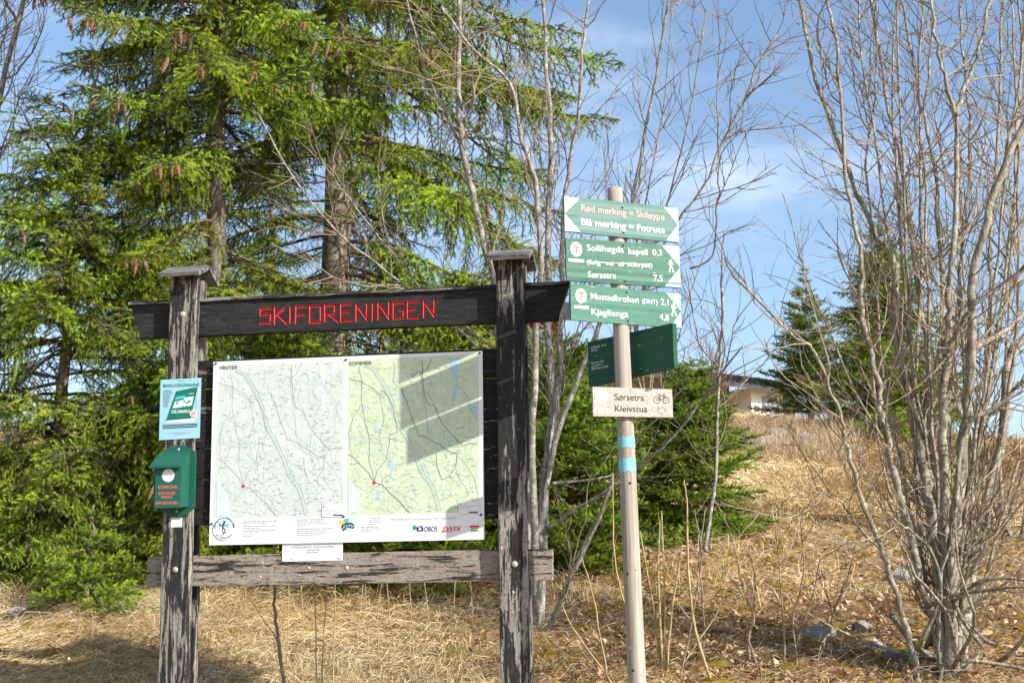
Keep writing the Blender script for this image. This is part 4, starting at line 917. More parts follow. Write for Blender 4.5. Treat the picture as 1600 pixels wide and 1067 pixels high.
# grey many-stemmed tree between the board and the signpost
fx, fy = X(845, 9.6), 9.6; t_mid = empty('bare_tree', (fx, fy, gz(fx, fy))); tag(t_mid, 'bare grey many-stemmed tree rising between the right post and the signpost', 'tree')
traced(t_mid, [(9.6, 9.9, 19, 5, [(838, 1040), (843, 900), (848, 780), (862, 650), (858, 540), (856, 400), (861, 225), (853, 112), (850, 0), (848, -120)]),
 (9.6, 9.5, 15, 5, [(836, 1030), (836, 860), (830, 700), (836, 600), (838, 500), (845, 400), (835, 281), (812, 206), (797, 131), (737, 75), (690, 10)]),
 (9.6, 10.1, 15, 4, [(842, 1030), (848, 860), (853, 760), (872, 620), (876, 500), (878, 400), (884, 300), (905, 170), (912, 60), (930, -60)]),
 (9.7, 9.3, 12, 4, [(846, 1010), (848, 820), (868, 690), (905, 590), (935, 510), (968, 420), (985, 330), (1010, 200), (1030, 90), (1050, -30)]),
 (9.5, 9.0, 13, 6, [(843, 1036), (862, 975), (888, 914), (936, 808), (958, 745)]),
 (9.6, 9.1, 8, 3, [(854, 827), (900, 795), (941, 771), (1000, 728), (1053, 681), (1111, 606), (1160, 540)]),
 (9.6, 9.9, 6, 2, [(862, 755), (915, 750), (945, 745), (968, 738)])], m_alder, m_twig, r, 15, (.35, 1.1), 1, .35, t0=.3, n2=5)
fx, fy = X(790, 10.4), 10.4; t_l = empty('bare_tree', (fx, fy, gz(fx, fy))); tag(t_l, 'slender bare forked tree rising behind the right post cap', 'tree')
traced(t_l, [(10.4, 10.4, 15, 8, [(788, 1000), (785, 850), (783, 640), (780, 520)]+z2((990, 1130), (960, 1067), (900, 800), (860, 600), (845, 450), (842, 330), (846, 200), (850, 0), (855, -150))),
 (10.4, 10.7, 9, 3, z2((862, 600), (840, 570), (740, 370), (690, 250), (640, 50), (610, -100))), (10.4, 10.1, 7, 3, z2((868, 510), (910, 410), (900, 300), (960, 150), (1010, -40))),
 (10.4, 10.0, 6, 3, [(772, 545), (735, 515), (690, 488), (640, 452), (585, 410), (524, 360), (460, 280), (402, 176)]), (10.4, 10.8, 5, 3, [(765, 560), (700, 500), (640, 430), (560, 330), (500, 250)])], m_alder, m_twig, r, 15, (.35, 1.2), 1, .2, t0=.25)
# thin tree right of the signs
fx, fy = X(1103, 12.5), 12.5; t_r = empty('bare_tree', (fx, fy, gz(fx, fy))); tag(t_r, 'thin bare sapling with pale lower trunk standing before the round spruce', 'tree')
traced(t_r, [(12.5, 12.5, 9, 3, [(1103, 848), (1111, 797), (1119, 734), (1121, 649), (1124, 574), (1130, 500), (1128, 430), (1132, 360)]),
 (12.5, 12.4, 3.5, 2, [(1121, 640), (1160, 600), (1200, 560), (1228, 525)]), (12.5, 12.8, 4, 2, [(1124, 574), (1095, 540), (1080, 470), (1072, 420)])], m_alder, m_twig, r, 13, (.3, .9), 1, .3)
fx, fy = X(1075, 9.4), 9.4; t_s = empty('bare_tree', (fx, fy, gz(fx, fy))); tag(t_s, 'dark slender bare branches crossing the open sky right of the signs', 'tree')
traced(t_s, [(9.4, 9.4, 6, 3, [(988, 1010), (984, 760), (990, 560), (1010, 440), (1060, 345), (1100, 290), (1131, 219), (1163, 156), (1184, 101), (1214, 55)]), (9.4, 9.2, 4, 2, [(1078, 420), (1112, 400), (1120, 330), (1124, 253), (1120, 150), (1126, 60)]),
 (9.4, 9.6, 4, 2, [(988, 600), (1005, 450), (1045, 310), (1075, 190), (1100, 40), (1104, 20)]), (9.4, 9.7, 3.5, 2, [(1131, 219), (1160, 205), (1200, 200), (1225, 192)]), (9.4, 9.3, 4, 2, [(986, 620), (985, 450), (1005, 330), (1035, 180), (1050, 20)])], m_twig, m_twig, r, 15, (.25, .8), 1, .35, t0=.3)
# the big willow on the right
fx, fy = X(1480, 8.0), 8.0; t_w = empty('bare_willow', (fx, fy, gz(fx, fy))); tag(t_w, 'large bare grey willow with many fanning stems at the right edge', 'tree')
WS = [(8.7, 9.3, 30, 9, [(1478, 1060), (1475, 960)]+z7((870, 560), (830, 250), (800, 100))+z6((930, 800), (860, 560), (825, 300), (830, 100))+z8((690, 940), (620, 840), (530, 620), (420, 300), (350, 0), (330, -90))),
 (8.7, 8.7, 32, 13, [(1482, 1060), (1478, 960), (1477, 880)]+z7((900, 250))+z6((1080, 750), (1110, 400), (1110, 200))+z8((930, 800), (935, 420))), (8.7, 8.7, 12, 6, z8((937, 430), (900, 320), (870, 200), (840, 0), (830, -90))), (8.7, 8.8, 13, 6, z8((933, 430), (965, 330), (1010, 220), (1060, 0), (1080, -90))),
 (8.7, 8.3, 34, 16, [(1488, 1060), (1485, 960), (1490, 850), (1497, 780)]+z6((1190, 900), (1220, 550), (1230, 330))+z8((1000, 1000), (1080, 700), (1186, 450), (1260, 300))),
 (8.8, 9.4, 30, 18, [(1500, 1060), (1512, 930), (1530, 850)]+z6((1390, 900), (1420, 540), (1500, 430), (1590, 300))),
 (8.6, 8.0, 17, 4, z7((780, 1040), (740, 850), (680, 650), (620, 480), (540, 270), (470, 20))+z6((550, 850), (460, 630), (400, 480), (280, 400), (0, 110), (-60, 20))),
 (8.7, 8.5, 22, 7, [(1472, 1055)]+z7((880, 850), (800, 640), (750, 430), (690, 200), (650, 0))+z6((750, 760), (715, 560), (665, 330), (655, 60))+z8((560, 850), (520, 600), (500, 200), (450, 0), (430, -90))),
 (8.8, 9.6, 20, 8, [(1474, 1050), (1470, 930), (1462, 780)]+z6((1000, 700), (1000, 450), (950, 200))+z8((740, 650), (690, 420), (620, 0), (600, -90))),
 (8.9, 9.8, 17, 7, [(1480, 1050), (1483, 900), (1480, 700), (1474, 520)]+z8((870, 700), (830, 500), (760, 150), (720, -80))),
 (8.6, 8.2, 13, 7, [(1485, 900)]+z6((1180, 940), (1340, 800), (1500, 650), (1580, 560))), (8.6, 8.1, 14, 8, z6((1085, 520), (1150, 400), (1240, 260), (1500, 60), (1600, -20))), (8.7, 9.0, 14, 8, z6((1205, 500), (1380, 400), (1500, 300), (1600, 220))),
 (8.6, 8.0, 9, 3, [(1466, 1010)]+z7((870, 570), (740, 400), (600, 440), (480, 455), (330, 370))), (8.6, 8.1, 7, 2, z7((650, 520), (530, 400), (460, 300), (380, 250), (300, 240), (200, 170))),
 (8.8, 9.9, 16, 6, [(1492, 1040), (1505, 880), (1530, 700), (1545, 520), (1548, 380), (1560, 200), (1566, 20), (1570, -80)]), (8.8, 9.3, 15, 5, [(1496, 1040), (1520, 860), (1575, 640), (1592, 420), (1588, 200), (1580, 0)]),
 (8.8, 9.7, 14, 5, [(1470, 1040), (1440, 850), (1430, 640), (1440, 420), (1438, 230), (1455, 60), (1450, -60)]), (8.8, 9.2, 12, 4, [(1468, 1040), (1430, 840), (1385, 620), (1368, 430), (1355, 260), (1370, 90), (1365, -60)]), (8.9, 9.9, 14, 5, [(1486, 1040), (1510, 820), (1508, 600), (1500, 420), (1516, 220), (1500, 40), (1505, -80)])]
for k in range(7):
    a0 = r.uniform(1468, 1500); a1 = a0+r.uniform(-170, 120); WS.append((8.8, r.uniform(8.6, 9.9), 11, 5, [(a0, 1045), (a0+(a1-a0)*.25+r.uniform(-12, 12), 830), (a0+(a1-a0)*.6+r.uniform(-14, 14), 560), (a0+(a1-a0)*.85+r.uniform(-14, 14), 300), (a1, 90), (a1+r.uniform(-20, 20), -90)]))
WS = [(a-.7, b-.6, c*.78, d*.6, p) for a, b, c, d, p in WS]
traced(t_w, WS, m_willow, m_twig, r, 14, (.3, 1.05), 1, .3, t0=.22, n2=5, wob=.006)
for k in range(18):                                        # low arching suckers from the foot
    th = r.uniform(0, 6.283); b0 = Vector((r.gauss(0, .12), r.gauss(0, .12), r.uniform(.0, .5))); d = Vector((math.cos(th)*1.1-.35, math.sin(th)*.8, r.uniform(.2, .9))).normalized(); L = r.uniform(.5, 1.2); P = [b0]; n = 9
    for j in range(n): d = (d+Vector((r.gauss(0, .18), r.gauss(0, .18), r.gauss(0, .12)+(.12 if k % 3 else -.12)))).normalized(); P.append(P[-1]+d*L/n)
    R = [(.009+.004*L)*(1-.75*j/n)+.001 for j in range(n+1)]; o = MB().tube(P, R, 5).build('sucker', [m_willow], t_w, smooth=True); mb = MB(); sprout(mb, P, R, r, 7, (.15, .5), 1, .2, n2=3); mb.build('twigs', [m_twig], o)['kind'] = 'stuff'
# generic bare shrubs
def shrub(name, x, y, H, n, label, r, mat=m_willow, tmat=m_twig, spread=.35, rad=.012, tw=9, Lr=(.3, .9), lvl=1, group=None, cat='tree'):
    root = empty(name, (x, y, gz(x, y))); tag(root, label, cat, group)
    for k in range(n):
        th = r.random()*6.283; d = Vector((math.cos(th)*spread*r.random(), math.sin(th)*spread*r.random(), 1)).normalized(); h = H*r.uniform(.65, 1.05); m = 12; P = [Vector((r.gauss(0, .1), r.gauss(0, .1), -.08))]
        for j in range(m): d = (d+Vector((r.gauss(0, .07), r.gauss(0, .07), .06))).normalized(); P.append(P[-1]+d*h/m)
        R = [rad*r.uniform(.8, 1.2)*(1-.8*j/m)+.0012 for j in range(m+1)]; o = MB().tube(P, R, 5).build('stem', [mat], root, smooth=True)
        mb = MB(); sprout(mb, P, R, r, tw, Lr, lvl, .3, t0=.25); mb.build('twigs', [tmat], o)['kind'] = 'stuff'
    return root
shrub('bare_shrub', X(1560, 13), 13, 5.6, 8, 'pale thicket of bare stems behind the willow at the right edge', r, rad=.018, Lr=(.5, 1.5), tw=8, spread=.55)
shrub('bare_shrub', X(1430, 15), 15, 5.4, 7, 'hazy thicket of thin bare stems behind the middle of the willow', r, rad=.015, Lr=(.5, 1.5), tw=9, spread=.6)
shrub('bare_shrub', X(1130, 24), 24, 2.2, 5, 'reddish bare bush on the hill below the white house', r, m_twigr, m_twigr, rad=.016, Lr=(.5, 1.4), spread=.6)
shrub('bare_shrub', X(1010, 22), 22, 4.8, 9, 'brown bare bush behind the signpost below the boards', r, m_twig, m_twigr, rad=.018, Lr=(.5, 1.4), spread=.5)
shrub('bare_shrub', X(640, 16), 16, 4.3, 9, 'tangled bare bush seen above the map between trunk and post', r, m_twig, m_twig, rad=.015, Lr=(.5, 1.3), spread=.7)
shrub('bare_shrub', X(560, 21), 21, 5.0, 9, 'faint bare bush far behind the old spruce trunk', r, m_twig, m_twigr, rad=.016, Lr=(.6, 1.5), spread=.6)
shrub('bare_shrub', X(250, 20), 20, 4.6, 9, 'faint bare bush far behind the left spruces', r, m_twig, m_twig, rad=.016, Lr=(.6, 1.5), spread=.6)
shrub('bare_tree', X(-130, 14), 14, 9.5, 3, 'bare dark tree reaching in at the upper left corner', r, m_alder, m_twig, rad=.07, Lr=(1.2, 3.0), tw=26, spread=.3, lvl=2)
shrub('bare_shrub', X(10, 19), 19, 4.2, 8, 'pale bare bush behind the far left spruce', r, m_willow, m_twig, rad=.016, Lr=(.5, 1.4), spread=.6)
# young shoots near the signpost: (Y, width, path, pale?)
SH = [(7.9, 7, [z5((545, 1100), (490, 940), (465, 780), (458, 560), (450, 470))], 1, 'pale crooked shoot with the thickest foot right of the signpost'),
 (8.0, 5, [z5((388, 1100), (375, 760), (378, 590)), z5((395, 1100), (392, 800), (383, 560)), z5((392, 1100), (415, 850), (445, 660)), z5((390, 1100), (360, 850), (320, 620))], 1, 'clump of straight pale shoots springing from one foot right of the signpost'),
 (7.7, 5, [z5((290, 1100), (280, 870), (245, 700), (240, 450))], 1, 'tall pale yellow shoot leaning just left of the signpost'), (8.2, 5, [z5((700, 1100), (640, 940), (655, 870), (620, 780), (590, 640), (540, 530)), z5((640, 960), (660, 760), (625, 660))], 0, 'forked grey shoot with a kink between the sapling and the willow'),
 (8.2, 4.5, [z5((745, 1110), (745, 950), (735, 800), (720, 600))], 0, 'dark upright shoot midway between signpost and willow'), (8.0, 3.5, [z5((430, 1100), (470, 900), (500, 700), (480, 560))], 0, 'thin dark shoot crossing behind the thickest pale shoot'), (8.4, 3.5, [z5((510, 1090), (505, 850), (495, 700), (510, 560))], 0, 'thin dark twiggy shoot just right of the thickest pale shoot'),
 (7.8, 3.5, [z5((230, 1100), (190, 850), (150, 700))], 1, 'short pale shoot standing left of the signpost foot'), (7.8, 3.5, [z5((250, 1090), (120, 900), (90, 830))], 1, 'pale shoot slanting low towards the right post'), (8.1, 3.5, [z5((400, 1080), (480, 960), (560, 830), (570, 700))], 1, 'thin pale shoot arching right from the clump'),
 (8.3, 4, [z5((800, 1110), (770, 900), (800, 740), (790, 560)), z5((780, 960), (830, 800), (850, 690))], 0, 'dark forked shoot beside the broad grey rock'), (8.7, 3.5, [z5((900, 1080), (880, 900), (930, 760), (960, 640))], 0, 'thin dark shoot just left of the willow foot')]
for k, (Y, wd, paths, pale, lab) in enumerate(SH):
    p = at(*paths[0][0], Y); root = empty('bare_shoot', (p.x, Y, gz(p.x, Y))); tag(root, lab, 'shoot', 'young shoots round the signpost')
    traced(root, [(Y, Y+r.uniform(-.2, .2), wd, 2.2, q) for q in paths], m_twigp if pale else m_twig, m_twigp if pale else m_twig, r, 3 if pale else 8, (.1, .4), 0 if pale else 1, .4, wob=.002)
p = at(445, 1067, 8.4); root = empty('bare_shoot', (p.x, 8.4, gz(p.x, 8.4))); tag(root, 'dark brown curved stem seen below the lower beam', 'shoot')
traced(root, [(8.4, 8.5, 8, 5, [(446, 1085), (438, 1020), (431, 970), (430, 900), (431, 800)])], m_twig, m_twig, r, 3, (.2, .5), 0)
for k, (a, b, c2, w_) in enumerate(((495, 494, 492, 3.4), (503, 507, 511, 3.8), (520, 522, 524, 3), (552, 560, 571, 2), (580, 574, 570, 2), (600, 590, 598, 2), (625, 612, 602, 2), (650, 645, 638, 2), (680, 672, 662, 2), (455, 450, 452, 2), (470, 474, 468, 2), (735, 738, 734, 2), (700, 706, 712, 2), (350, 362, 372, 1.6), (395, 388, 380, 1.6))):
    Y = 8.3+.12*k; p = at(a, 1067, Y); root = empty('dry_stalk', (p.x, Y, gz(p.x, Y))); tag(root, 'thin dry straw-coloured stalk standing in the grass under the map', 'stalk', 'dry stalks under the map')
    traced(root, [(Y, Y+.05, w_, 1.6, [(a, 1075), (b, 985), (c2, 905-r.uniform(0, 30))])], m_twigp, m_twigp, r, 1, (.06, .2), 0, wob=.002)

# ------------------------------------------------------------------ ground cover
def ribbon_mesh(name, V, F4, F3, tone, mat):
    me = bpy.data.meshes.new(name); n4, n3 = len(F4), len(F3); me.vertices.add(len(V)); me.vertices.foreach_set('co', V.astype(np.float32).ravel())
    me.loops.add(4*n4+3*n3); me.loops.foreach_set('vertex_index', np.concatenate([F4.ravel(), F3.ravel()]).astype(np.int32))
    me.polygons.add(n4+n3); me.polygons.foreach_set('loop_start', np.concatenate([4*np.arange(n4), 4*n4+3*np.arange(n3)]).astype(np.int32))
    me.update(calc_edges=True); a = me.attributes.new('tone', 'FLOAT', 'POINT'); a.data.foreach_set('value', tone.astype(np.float32)); me.materials.append(mat); return me
def tone_mat(name, stops, rough=.8, trans=.15):
    M = Mat(name, rough, .15); c = M.ramp(M.attr('tone'), stops); M.col(c)
    tr = M.n('ShaderNodeBsdfTranslucent'); M.l(c, tr.inputs['Color']); ms = M.n('ShaderNodeMixShader'); ms.inputs[0].default_value = trans
    M.l(M.b.outputs[0], ms.inputs[1]); M.l(tr.outputs[0], ms.inputs[2]); M.l(ms.outputs[0], M.t.nodes['Material Output'].inputs['Surface']); return M.m
m_straw = tone_mat('dry_straw', [(0, (.18, .10, .045)), (.25, (.42, .275, .13)), (.55, (.65, .475, .245)), (.8, (.79, .62, .35)), (1, (.81, .70, .46))])
def blades(x, y, L, wd, th, el, tone, mat, name, bend=.9, lift=.006):
    N = len(x); z = ground(x, y); hx, hy = np.cos(th), np.sin(th)
    p0 = np.stack([x, y, z-.005], 1); l1 = L*.5
    def step(p, e, l): return p+np.stack([hx*np.cos(e)*l, hy*np.cos(e)*l, np.sin(e)*l], 1)
    p1 = step(p0, el, l1); p2 = step(p1, el-bend*nr.uniform(.4, 1.2, N), L*.5)
    for p in (p1, p2): p[:, 2] = np.maximum(p[:, 2], ground(p[:, 0], p[:, 1])+lift*nr.uniform(.4, 2.5, N))
    tw = nr.uniform(0, 3.14, N); sd = np.stack([-hy*np.cos(tw), hx*np.cos(tw), np.sin(tw)*.8], 1)*(wd/2)[:, None]
    V = np.stack([p0-sd, p0+sd, p1+sd*.9, p1-sd*.9, p2], 1).reshape(-1, 3); b = 5*np.arange(N)[:, None]
    return ribbon_mesh(name, V, b+np.array([[0, 1, 2, 3]]), b+np.array([[3, 2, 4]]), np.repeat(tone, 5), mat)
def scatter(N, ya, yb, pw, margin=1.5):
    u = nr.random(N); y = (ya**(1-pw)+u*(yb**(1-pw)-ya**(1-pw)))**(1/(1-pw)); hw = .385*y+margin; x = nr.uniform(-1, 1, N)*hw+.0; return x, y
def field(x, y): return 1.2*np.sin(x*1.1+y*.8)+.9*np.sin(x*2.3-y*1.9+1)+.6*np.sin(x*5+y*4)
x, y = scatter(240000, 6.6, 16, 1.7)
left = 1/(1+np.exp((x-.2)*3)); keep = nr.random(len(x)) < (.38+.62*left)*(.55+.45*np.clip(.5+.8*_n2(x*1.5+5, y*1.5), 0, 1)); x, y, left = x[keep], y[keep], left[keep]; N = len(x)
th = np.where(left > .5, -.5, -1.2)+.8*field(x*.7, y*.7)+nr.normal(0, .6, N); L = nr.uniform(.10, .34, N)*(.75+.5*left); el = np.abs(nr.normal(.12, .30, N))
tone = np.clip(.46+.22*field(x*.6+2, y*.9)+.10*left+nr.normal(0, .22, N), 0, 1)
tag(mobj('dry_grass', blades(x, y, L, nr.uniform(.0022, .0045, N), th, el, tone, m_straw, 'dry_grass')), 'matted straw-coloured dry grass covering the near slope', 'grass', kind='stuff')
x, y = scatter(105000, 14, 36, 1.6); N = len(x)
tone = np.clip(.46+.26*field(x*.4+2, y*.35)+nr.normal(0, .2, N), 0, 1)
tag(mobj('hill_grass', blades(x, y, nr.uniform(.15, .4, N), nr.uniform(.006, .012, N), -1.3+.7*field(x*.3, y*.3)+nr.normal(0, .6, N), np.abs(nr.normal(.3, .35, N)), tone, m_straw, 'hill_grass')), 'dry yellow grass on the upper hillside', 'grass', kind='stuff')
# tussocks of standing dead grass
cx, cy = scatter(380, 10.0, 30, 1.5); k = nr.integers(0, len(cx), 26000); sp_ = .05+.004*cy[k]; x = cx[k]+nr.normal(0, 1, len(k))*sp_; y = cy[k]+nr.normal(0, 1, len(k))*sp_; N = len(x)
tag(mobj('grass_tussocks', blades(x, y, nr.uniform(.12, .38, N), nr.uniform(.002, .0035, N)*(1+y/14), nr.uniform(0, 6.28, N), nr.normal(.85, .35, N), np.clip(nr.normal(.6, .2, N)+.15*np.sin(k*1.7), 0, 1), m_straw, 'grass_tussocks', 1.1)), 'standing tussocks of dead straw grass across the slope', 'grass', kind='stuff')
# taller pale brush by the crest and rough tufts
px = nr.uniform(1165, 1345, 2400); Yb = nr.uniform(20.5, 26, 2400); x = np.array([at(a, 690, b).x for a, b in zip(px, Yb)]); y = Yb; N = len(x)
m_brush = tone_mat('pinkish_brush', [(0, (.28, .18, .10)), (.5, (.52, .38, .24)), (1, (.68, .55, .37))])
tag(mobj('dry_brush', blades(x, y, nr.uniform(.25, .75, N), nr.uniform(.006, .012, N), nr.uniform(0, 6.28, N), nr.normal(1.15, .25, N), np.clip(nr.normal(.5, .25, N), 0, 1), m_brush, 'dry_brush', .5)), 'pale pinkish brush of dead stems on the crest below the house', 'brush', kind='stuff')
# leaf litter
x, y = scatter(46000, 6.6, 15, 1.9); keep = (nr.random(len(x)) < .25+.75/(1+np.exp(-(x-.0)*2.5))); x, y = x[keep], y[keep]; N = len(x); z = ground(x, y)+nr.uniform(.004, .03, N)
s = nr.uniform(.010, .026, N)[:, None]; th = nr.uniform(0, 6.28, N); ti = nr.normal(0, .5, (N, 2)); u = np.stack([np.cos(th), np.sin(th), ti[:, 0]], 1); v = np.stack([-np.sin(th), np.cos(th), ti[:, 1]], 1); c = np.stack([x, y, z], 1); fo = np.stack([np.zeros(N), np.zeros(N), nr.uniform(.0, .5, N)], 1)*s
V = np.stack([c-u*s*1.3, c-v*s*.7+fo, c+u*s*1.3, c+v*s*.7+fo], 1).reshape(-1, 3); b = 4*np.arange(N)[:, None]
m_leaf = tone_mat('dead_leaf', [(0, (.12, .06, .03)), (.35, (.36, .21, .10)), (.65, (.58, .39, .21)), (1, (.74, .58, .38))], .7)
tag(mobj('leaf_litter', ribbon_mesh('leaf_litter', V, np.zeros((0, 4), int), np.concatenate([b+np.array([[0, 1, 2]]), b+np.array([[0, 2, 3]])]), np.repeat(np.clip(nr.normal(.55, .25, N), 0, 1), 4), m_leaf)), 'brown curled dead leaves strewn on the ground right of the board', 'leaves', kind='stuff')
# dead twigs and bracken on the ground
mb = MB(); r = random.Random(15)
for k in range(1500):
    Y = 6.8+7*r.random()**1.6; x_ = r.uniform(-1, 1)*(.38*Y+.5); th = r.gauss(.15, .6)+(3.14 if r.random() < .5 else 0); L = r.uniform(.2, .8); P = []; xx, yy = x_, Y; n = 5
    for j in range(n+1): P.append(Vector((xx, yy, gz(xx, yy)+.015+.05*r.random()*(1 if k % 4 else 2.5)))); th += r.gauss(0, .22); xx += math.cos(th)*L/n; yy += math.sin(th)*L/n*.8
    mb.tube(P, [(.0018+.0022*r.random()**3)*(1-.6*j/n) for j in range(n+1)], 3, 0 if r.random() < .6 else 1, cap=False)
tag(mb.build('fallen_twigs', [m_twigr, m_twig]), 'reddish brown dead twigs lying in the grass', 'twigs', kind='stuff')
# moss cushions
M = Mat('ochre_moss', .95, .05); v = M.coord((1, 1, 1), rnd_=False); n1 = M.noise(v, 55, 4, .7); n2 = M.noise(v, 3, 3)
M.col(M.mix(M.rng(n2, .4, .62), M.mix(n1, (.13, .075, .012), (.36, .22, .03)), M.mix(n1, (.13, .105, .018), (.31, .26, .05)))); M.bump(n1, 1, .02); m_moss = M.m
mb = MB()
for k in range(340):
    Y = 7.1+6.5*r.random()**1.5; px_ = r.uniform(840, 1600) if k % 5 else r.uniform(0, 840); p = at(px_, 950, Y); R0 = r.uniform(.025, .085); n, m = 10, 4; vs_ = [(p.x, Y, gz(p.x, Y)+R0*.55)]; fs = []; ph = r.random()*6
    for j in range(1, m+1):
        for i in range(n):
            a = 6.283*i/n; q = R0*j/m*(1+.25*math.sin(2*a+ph)+r.uniform(-.12, .12)); xx, yy = p.x+q*math.cos(a)*1.3, Y+q*math.sin(a); h = R0*.55*math.sqrt(max(0, 1-(j/m)**2))*r.uniform(.75, 1.2)-(.03 if j == m else 0); vs_.append((xx, yy, gz(xx, yy)+h))
    for i in range(n): fs.append((0, 1+i, 1+(i+1) % n))
    for j in range(m-1):
        for i in range(n): fs.append((1+j*n+i, 1+(j+1)*n+i, 1+(j+1)*n+(i+1) % n, 1+j*n+(i+1) % n))
    mb.add(vs_, fs)
tag(mb.build('moss_cushions', [m_moss], smooth=True), 'ochre and olive moss cushions dotted over the leaf litter', 'moss', kind='stuff')
# rocks
M = Mat('grey_lichened_rock', .9, .2); v = M.coord(); n1 = M.noise(v, 14, 6, .65); n2 = M.noise(v, 4, 4); n3 = M.noise(v, 45, 3)
c = M.mix(n1, (.12, .115, .11), (.36, .335, .31)); c = M.mix(M.rng(n2, .5, .65, 0, .7), c, (.40, .36, .31)); c = M.mix(M.rng(n3, .6, .7, 0, .5), c, (.30, .27, .10)); M.col(c).bump(n1, .9, .02); m_rock = M.m
def rock(px, py, Y, s, label, seed, sq=(1.2, .9, .7)):
    r = random.Random(seed); bm = bmesh.new(); bmesh.ops.create_icosphere(bm, subdivisions=3, radius=1); pl = []
    for k in range(11):
        n_ = Vector((r.gauss(0, 1), r.gauss(0, 1), r.gauss(0, .8))).normalized(); pl.append((n_, r.uniform(.55, .85)))
    for v in bm.verts:
        for n_, d in pl:
            e_ = v.co.dot(n_)-d
            if e_ > 0: v.co -= n_*e_
        v.co += Vector((r.gauss(0, .012), r.gauss(0, .012), r.gauss(0, .012))); v.co = Vector((v.co.x*sq[0]*s, v.co.y*sq[1]*s, v.co.z*sq[2]*s))
    p = at(px, py, Y); o = MB().bm(bm).build('rock', [m_rock], None, (p.x, Y, gz(p.x, Y)+.12*s), (0, 0, r.random()*6)); tag(o, label, 'rock', 'rocks on the slope')
for k, (px, py, Y, s, lab) in enumerate(((1362, 965, 8.75, .10, 'dark angular rock with a shaded hollow left of the willow foot'), (1275, 950, 9.0, .11, 'broad grey rock half buried midway between signpost and willow'), (1240, 985, 8.6, .07, 'small mossy stone below the broad grey rock'), (1395, 995, 8.5, .10, 'pale flat rock against the willow foot'), (1345, 935, 9.2, .07, 'low stone above the dark angular rock'),
    (1440, 985, 8.6, .09, 'grey stone wedged among the willow suckers'), (190, 1010, 8.4, .085, 'dark stone in the straw left of the left post'), (30, 930, 10.2, .10, 'dim stone under the far left spruce'), (1412, 850, 11.2, .16, 'pale lichened rock in the grass behind the willow'), (1215, 690, 23, .36, 'big grey outcrop under the crest brush'), (1190, 700, 22.5, .30, 'smaller grey boulder left of the crest outcrop'), (1262, 700, 23, .30, 'brownish boulder right of the crest outcrop'), (330, 1000, 9.0, .06, 'little stone in the hay beneath the map'))):
    rock(px, py, Y, s, lab, 900+k)

# ------------------------------------------------------------------ houses on the hill
m_wwall = plain('white_render', (.80, .79, .76), .7, .2, .05, 2); m_gwall = plain('grey_boarding', (.33, .33, .34), .7, .2, .15, 3); m_roof = plain('dark_roof_tile', (.045, .045, .05), .6, .3, .3, 6); m_glass = plain('window_glass', (.20, .26, .27), .1, .6, .3, 3); m_rwall = plain('falu_red_boarding', (.33, .055, .035), .8, .2, .15, 4)
QH = at(1175, 640, 58); FH = Frame(QH, R_(38)); hs = empty('white_house', (QH.x, QH.y, 0), R_(38)); tag(hs, 'low white house with dark tiled roof on the hilltop', 'house')
xa, xb_, xc = FH(1122, 630)[0], FH(1174, 630)[0], FH(1223, 630)[0]; ze = FH(1174, 612)[1]; zg = FH(1174, 660)[1]-1.5
MB().box(xb_, xc, 0, 6, zg, ze+.17).build('wall', [m_wwall], hs); MB().box(xa-6, xb_-.01, 1.2, 6, zg, ze+.5).build('side_wall', [m_gwall], hs)
wx0, wx1 = FH(1191, 625)[0], FH(1207, 625)[0]; wz1, wz0 = FH(1199, 620)[1], FH(1199, 640)[1]
wf = MB().box(wx0, wx1, -.06, .02, wz0, wz1).build('window', [m_gwall], hs)
for k in range(3): s_ = (wx1-wx0)/3; MB().box(wx0+s_*k+.06, wx0+s_*(k+1)-.06, -.08, -.061, wz0+.06, wz1-.08).build('pane', [m_glass], wf)
dx0 = FH(1140, 625)[0]; MB().box(dx0, dx0+1.2, 1.1, 1.19, zg, ze-.3).build('lattice_door', [m_roof], hs)
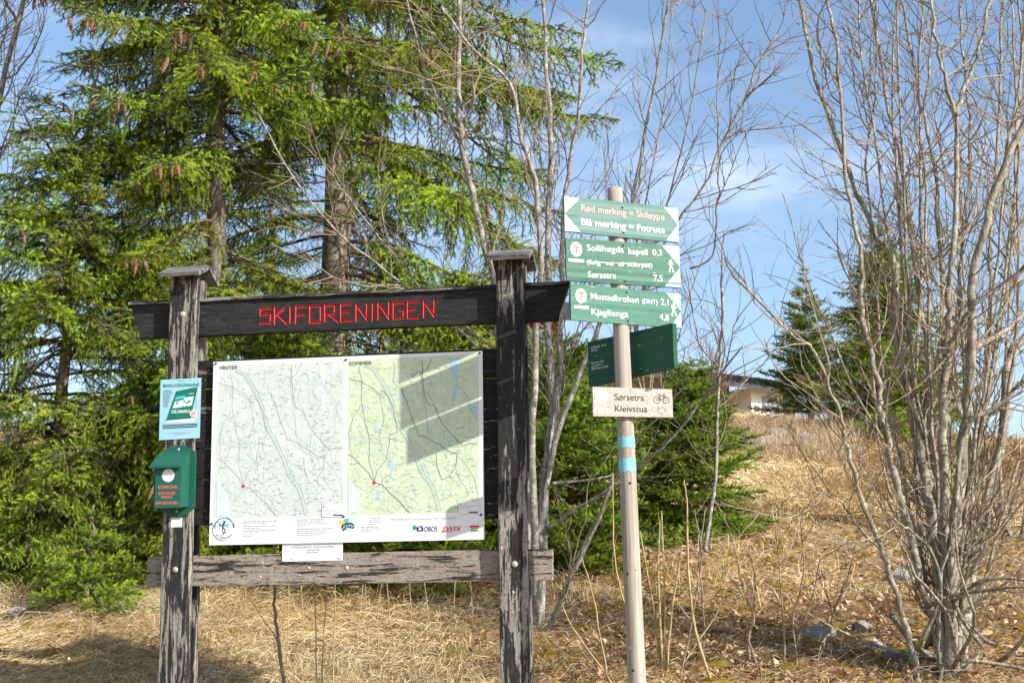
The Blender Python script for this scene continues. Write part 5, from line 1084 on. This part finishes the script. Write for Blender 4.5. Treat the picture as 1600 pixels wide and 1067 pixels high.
rf = MB(); rf.add([(xa-6.6, -.7, ze-.02), (xc+2.9, -.7, ze-.02), (xc+2.9, 3.4, ze+1.15), (xa-6.6, 3.4, ze+1.15), (xa-6.6, -.7, ze+.16), (xc+2.9, -.7, ze+.16), (xc+2.9, 3.4, ze+1.33), (xa-6.6, 3.4, ze+1.33)], [(3, 2, 1, 0), (4, 5, 6, 7), (0, 1, 5, 4), (1, 2, 6, 5), (2, 3, 7, 6), (3, 0, 4, 7)])
ro = rf.build('roof', [m_roof], hs); n = 40; mb = MB(); w_ = (xc+2.9-xa+6.6)/n
for k in range(n): x_ = xa-6.6+w_*(k+.5); mb.tube([(x_, -.72, ze+.17), (x_, 3.38, ze+1.34)], .07, 5)
o = mb.build('tile_ridges', [m_roof], ro); o['kind'] = 'stuff'; MB().box(xc+.01, xc+2.4, 1.4, 6, zg, ze+.55).build('side_wing', [m_gwall], hs); cx_ = FH(1237, 585, 2.4)[0]; MB().box(cx_-.25, cx_+.25, 2.1, 2.7, ze+.6, ze+1.75).build('chimney', [m_roof], hs)
QR = at(640, 600, 36); FR = Frame(QR, 0); rh = empty('red_house', (QR.x, QR.y, 0)); tag(rh, 'red boarded house glimpsed through branches above the map', 'house')
xa, xb_ = FR(596, 540)[0], FR(880, 540)[0]; ze = FR(700, 503)[1]; zg = gz(QR.x, 36)-.5
MB().box(xa, xb_, 0, 6, zg, ze).build('wall', [m_rwall], rh); MB().box(xa-.08, xa+.14, -.05, .1, zg, ze).build('corner_board', [m_wwall], rh)
rf = MB(); rf.add([(xa-.5, -.5, ze-.1), (xb_+.5, -.5, ze-.1), (xb_+.5, 3, ze+.95), (xa-.5, 3, ze+.95), (xa-.5, -.5, ze+.06), (xb_+.5, -.5, ze+.06), (xb_+.5, 3, ze+1.12), (xa-.5, 3, ze+1.12)], [(3, 2, 1, 0), (4, 5, 6, 7), (0, 1, 5, 4), (1, 2, 6, 5), (2, 3, 7, 6), (3, 0, 4, 7)]); rf.build('roof', [m_roof], rh)
for px_ in (612, 642, 845): a = FR(px_, 540)[0]; zz = FR(px_, 545)[1]; wf = MB().box(a-.3, a+.3, -.08, .02, zz-.5, zz+.5).build('window', [m_wwall], rh); MB().box(a-.22, a+.22, -.1, -.081, zz-.42, zz+.42).build('pane', [m_glass], wf)
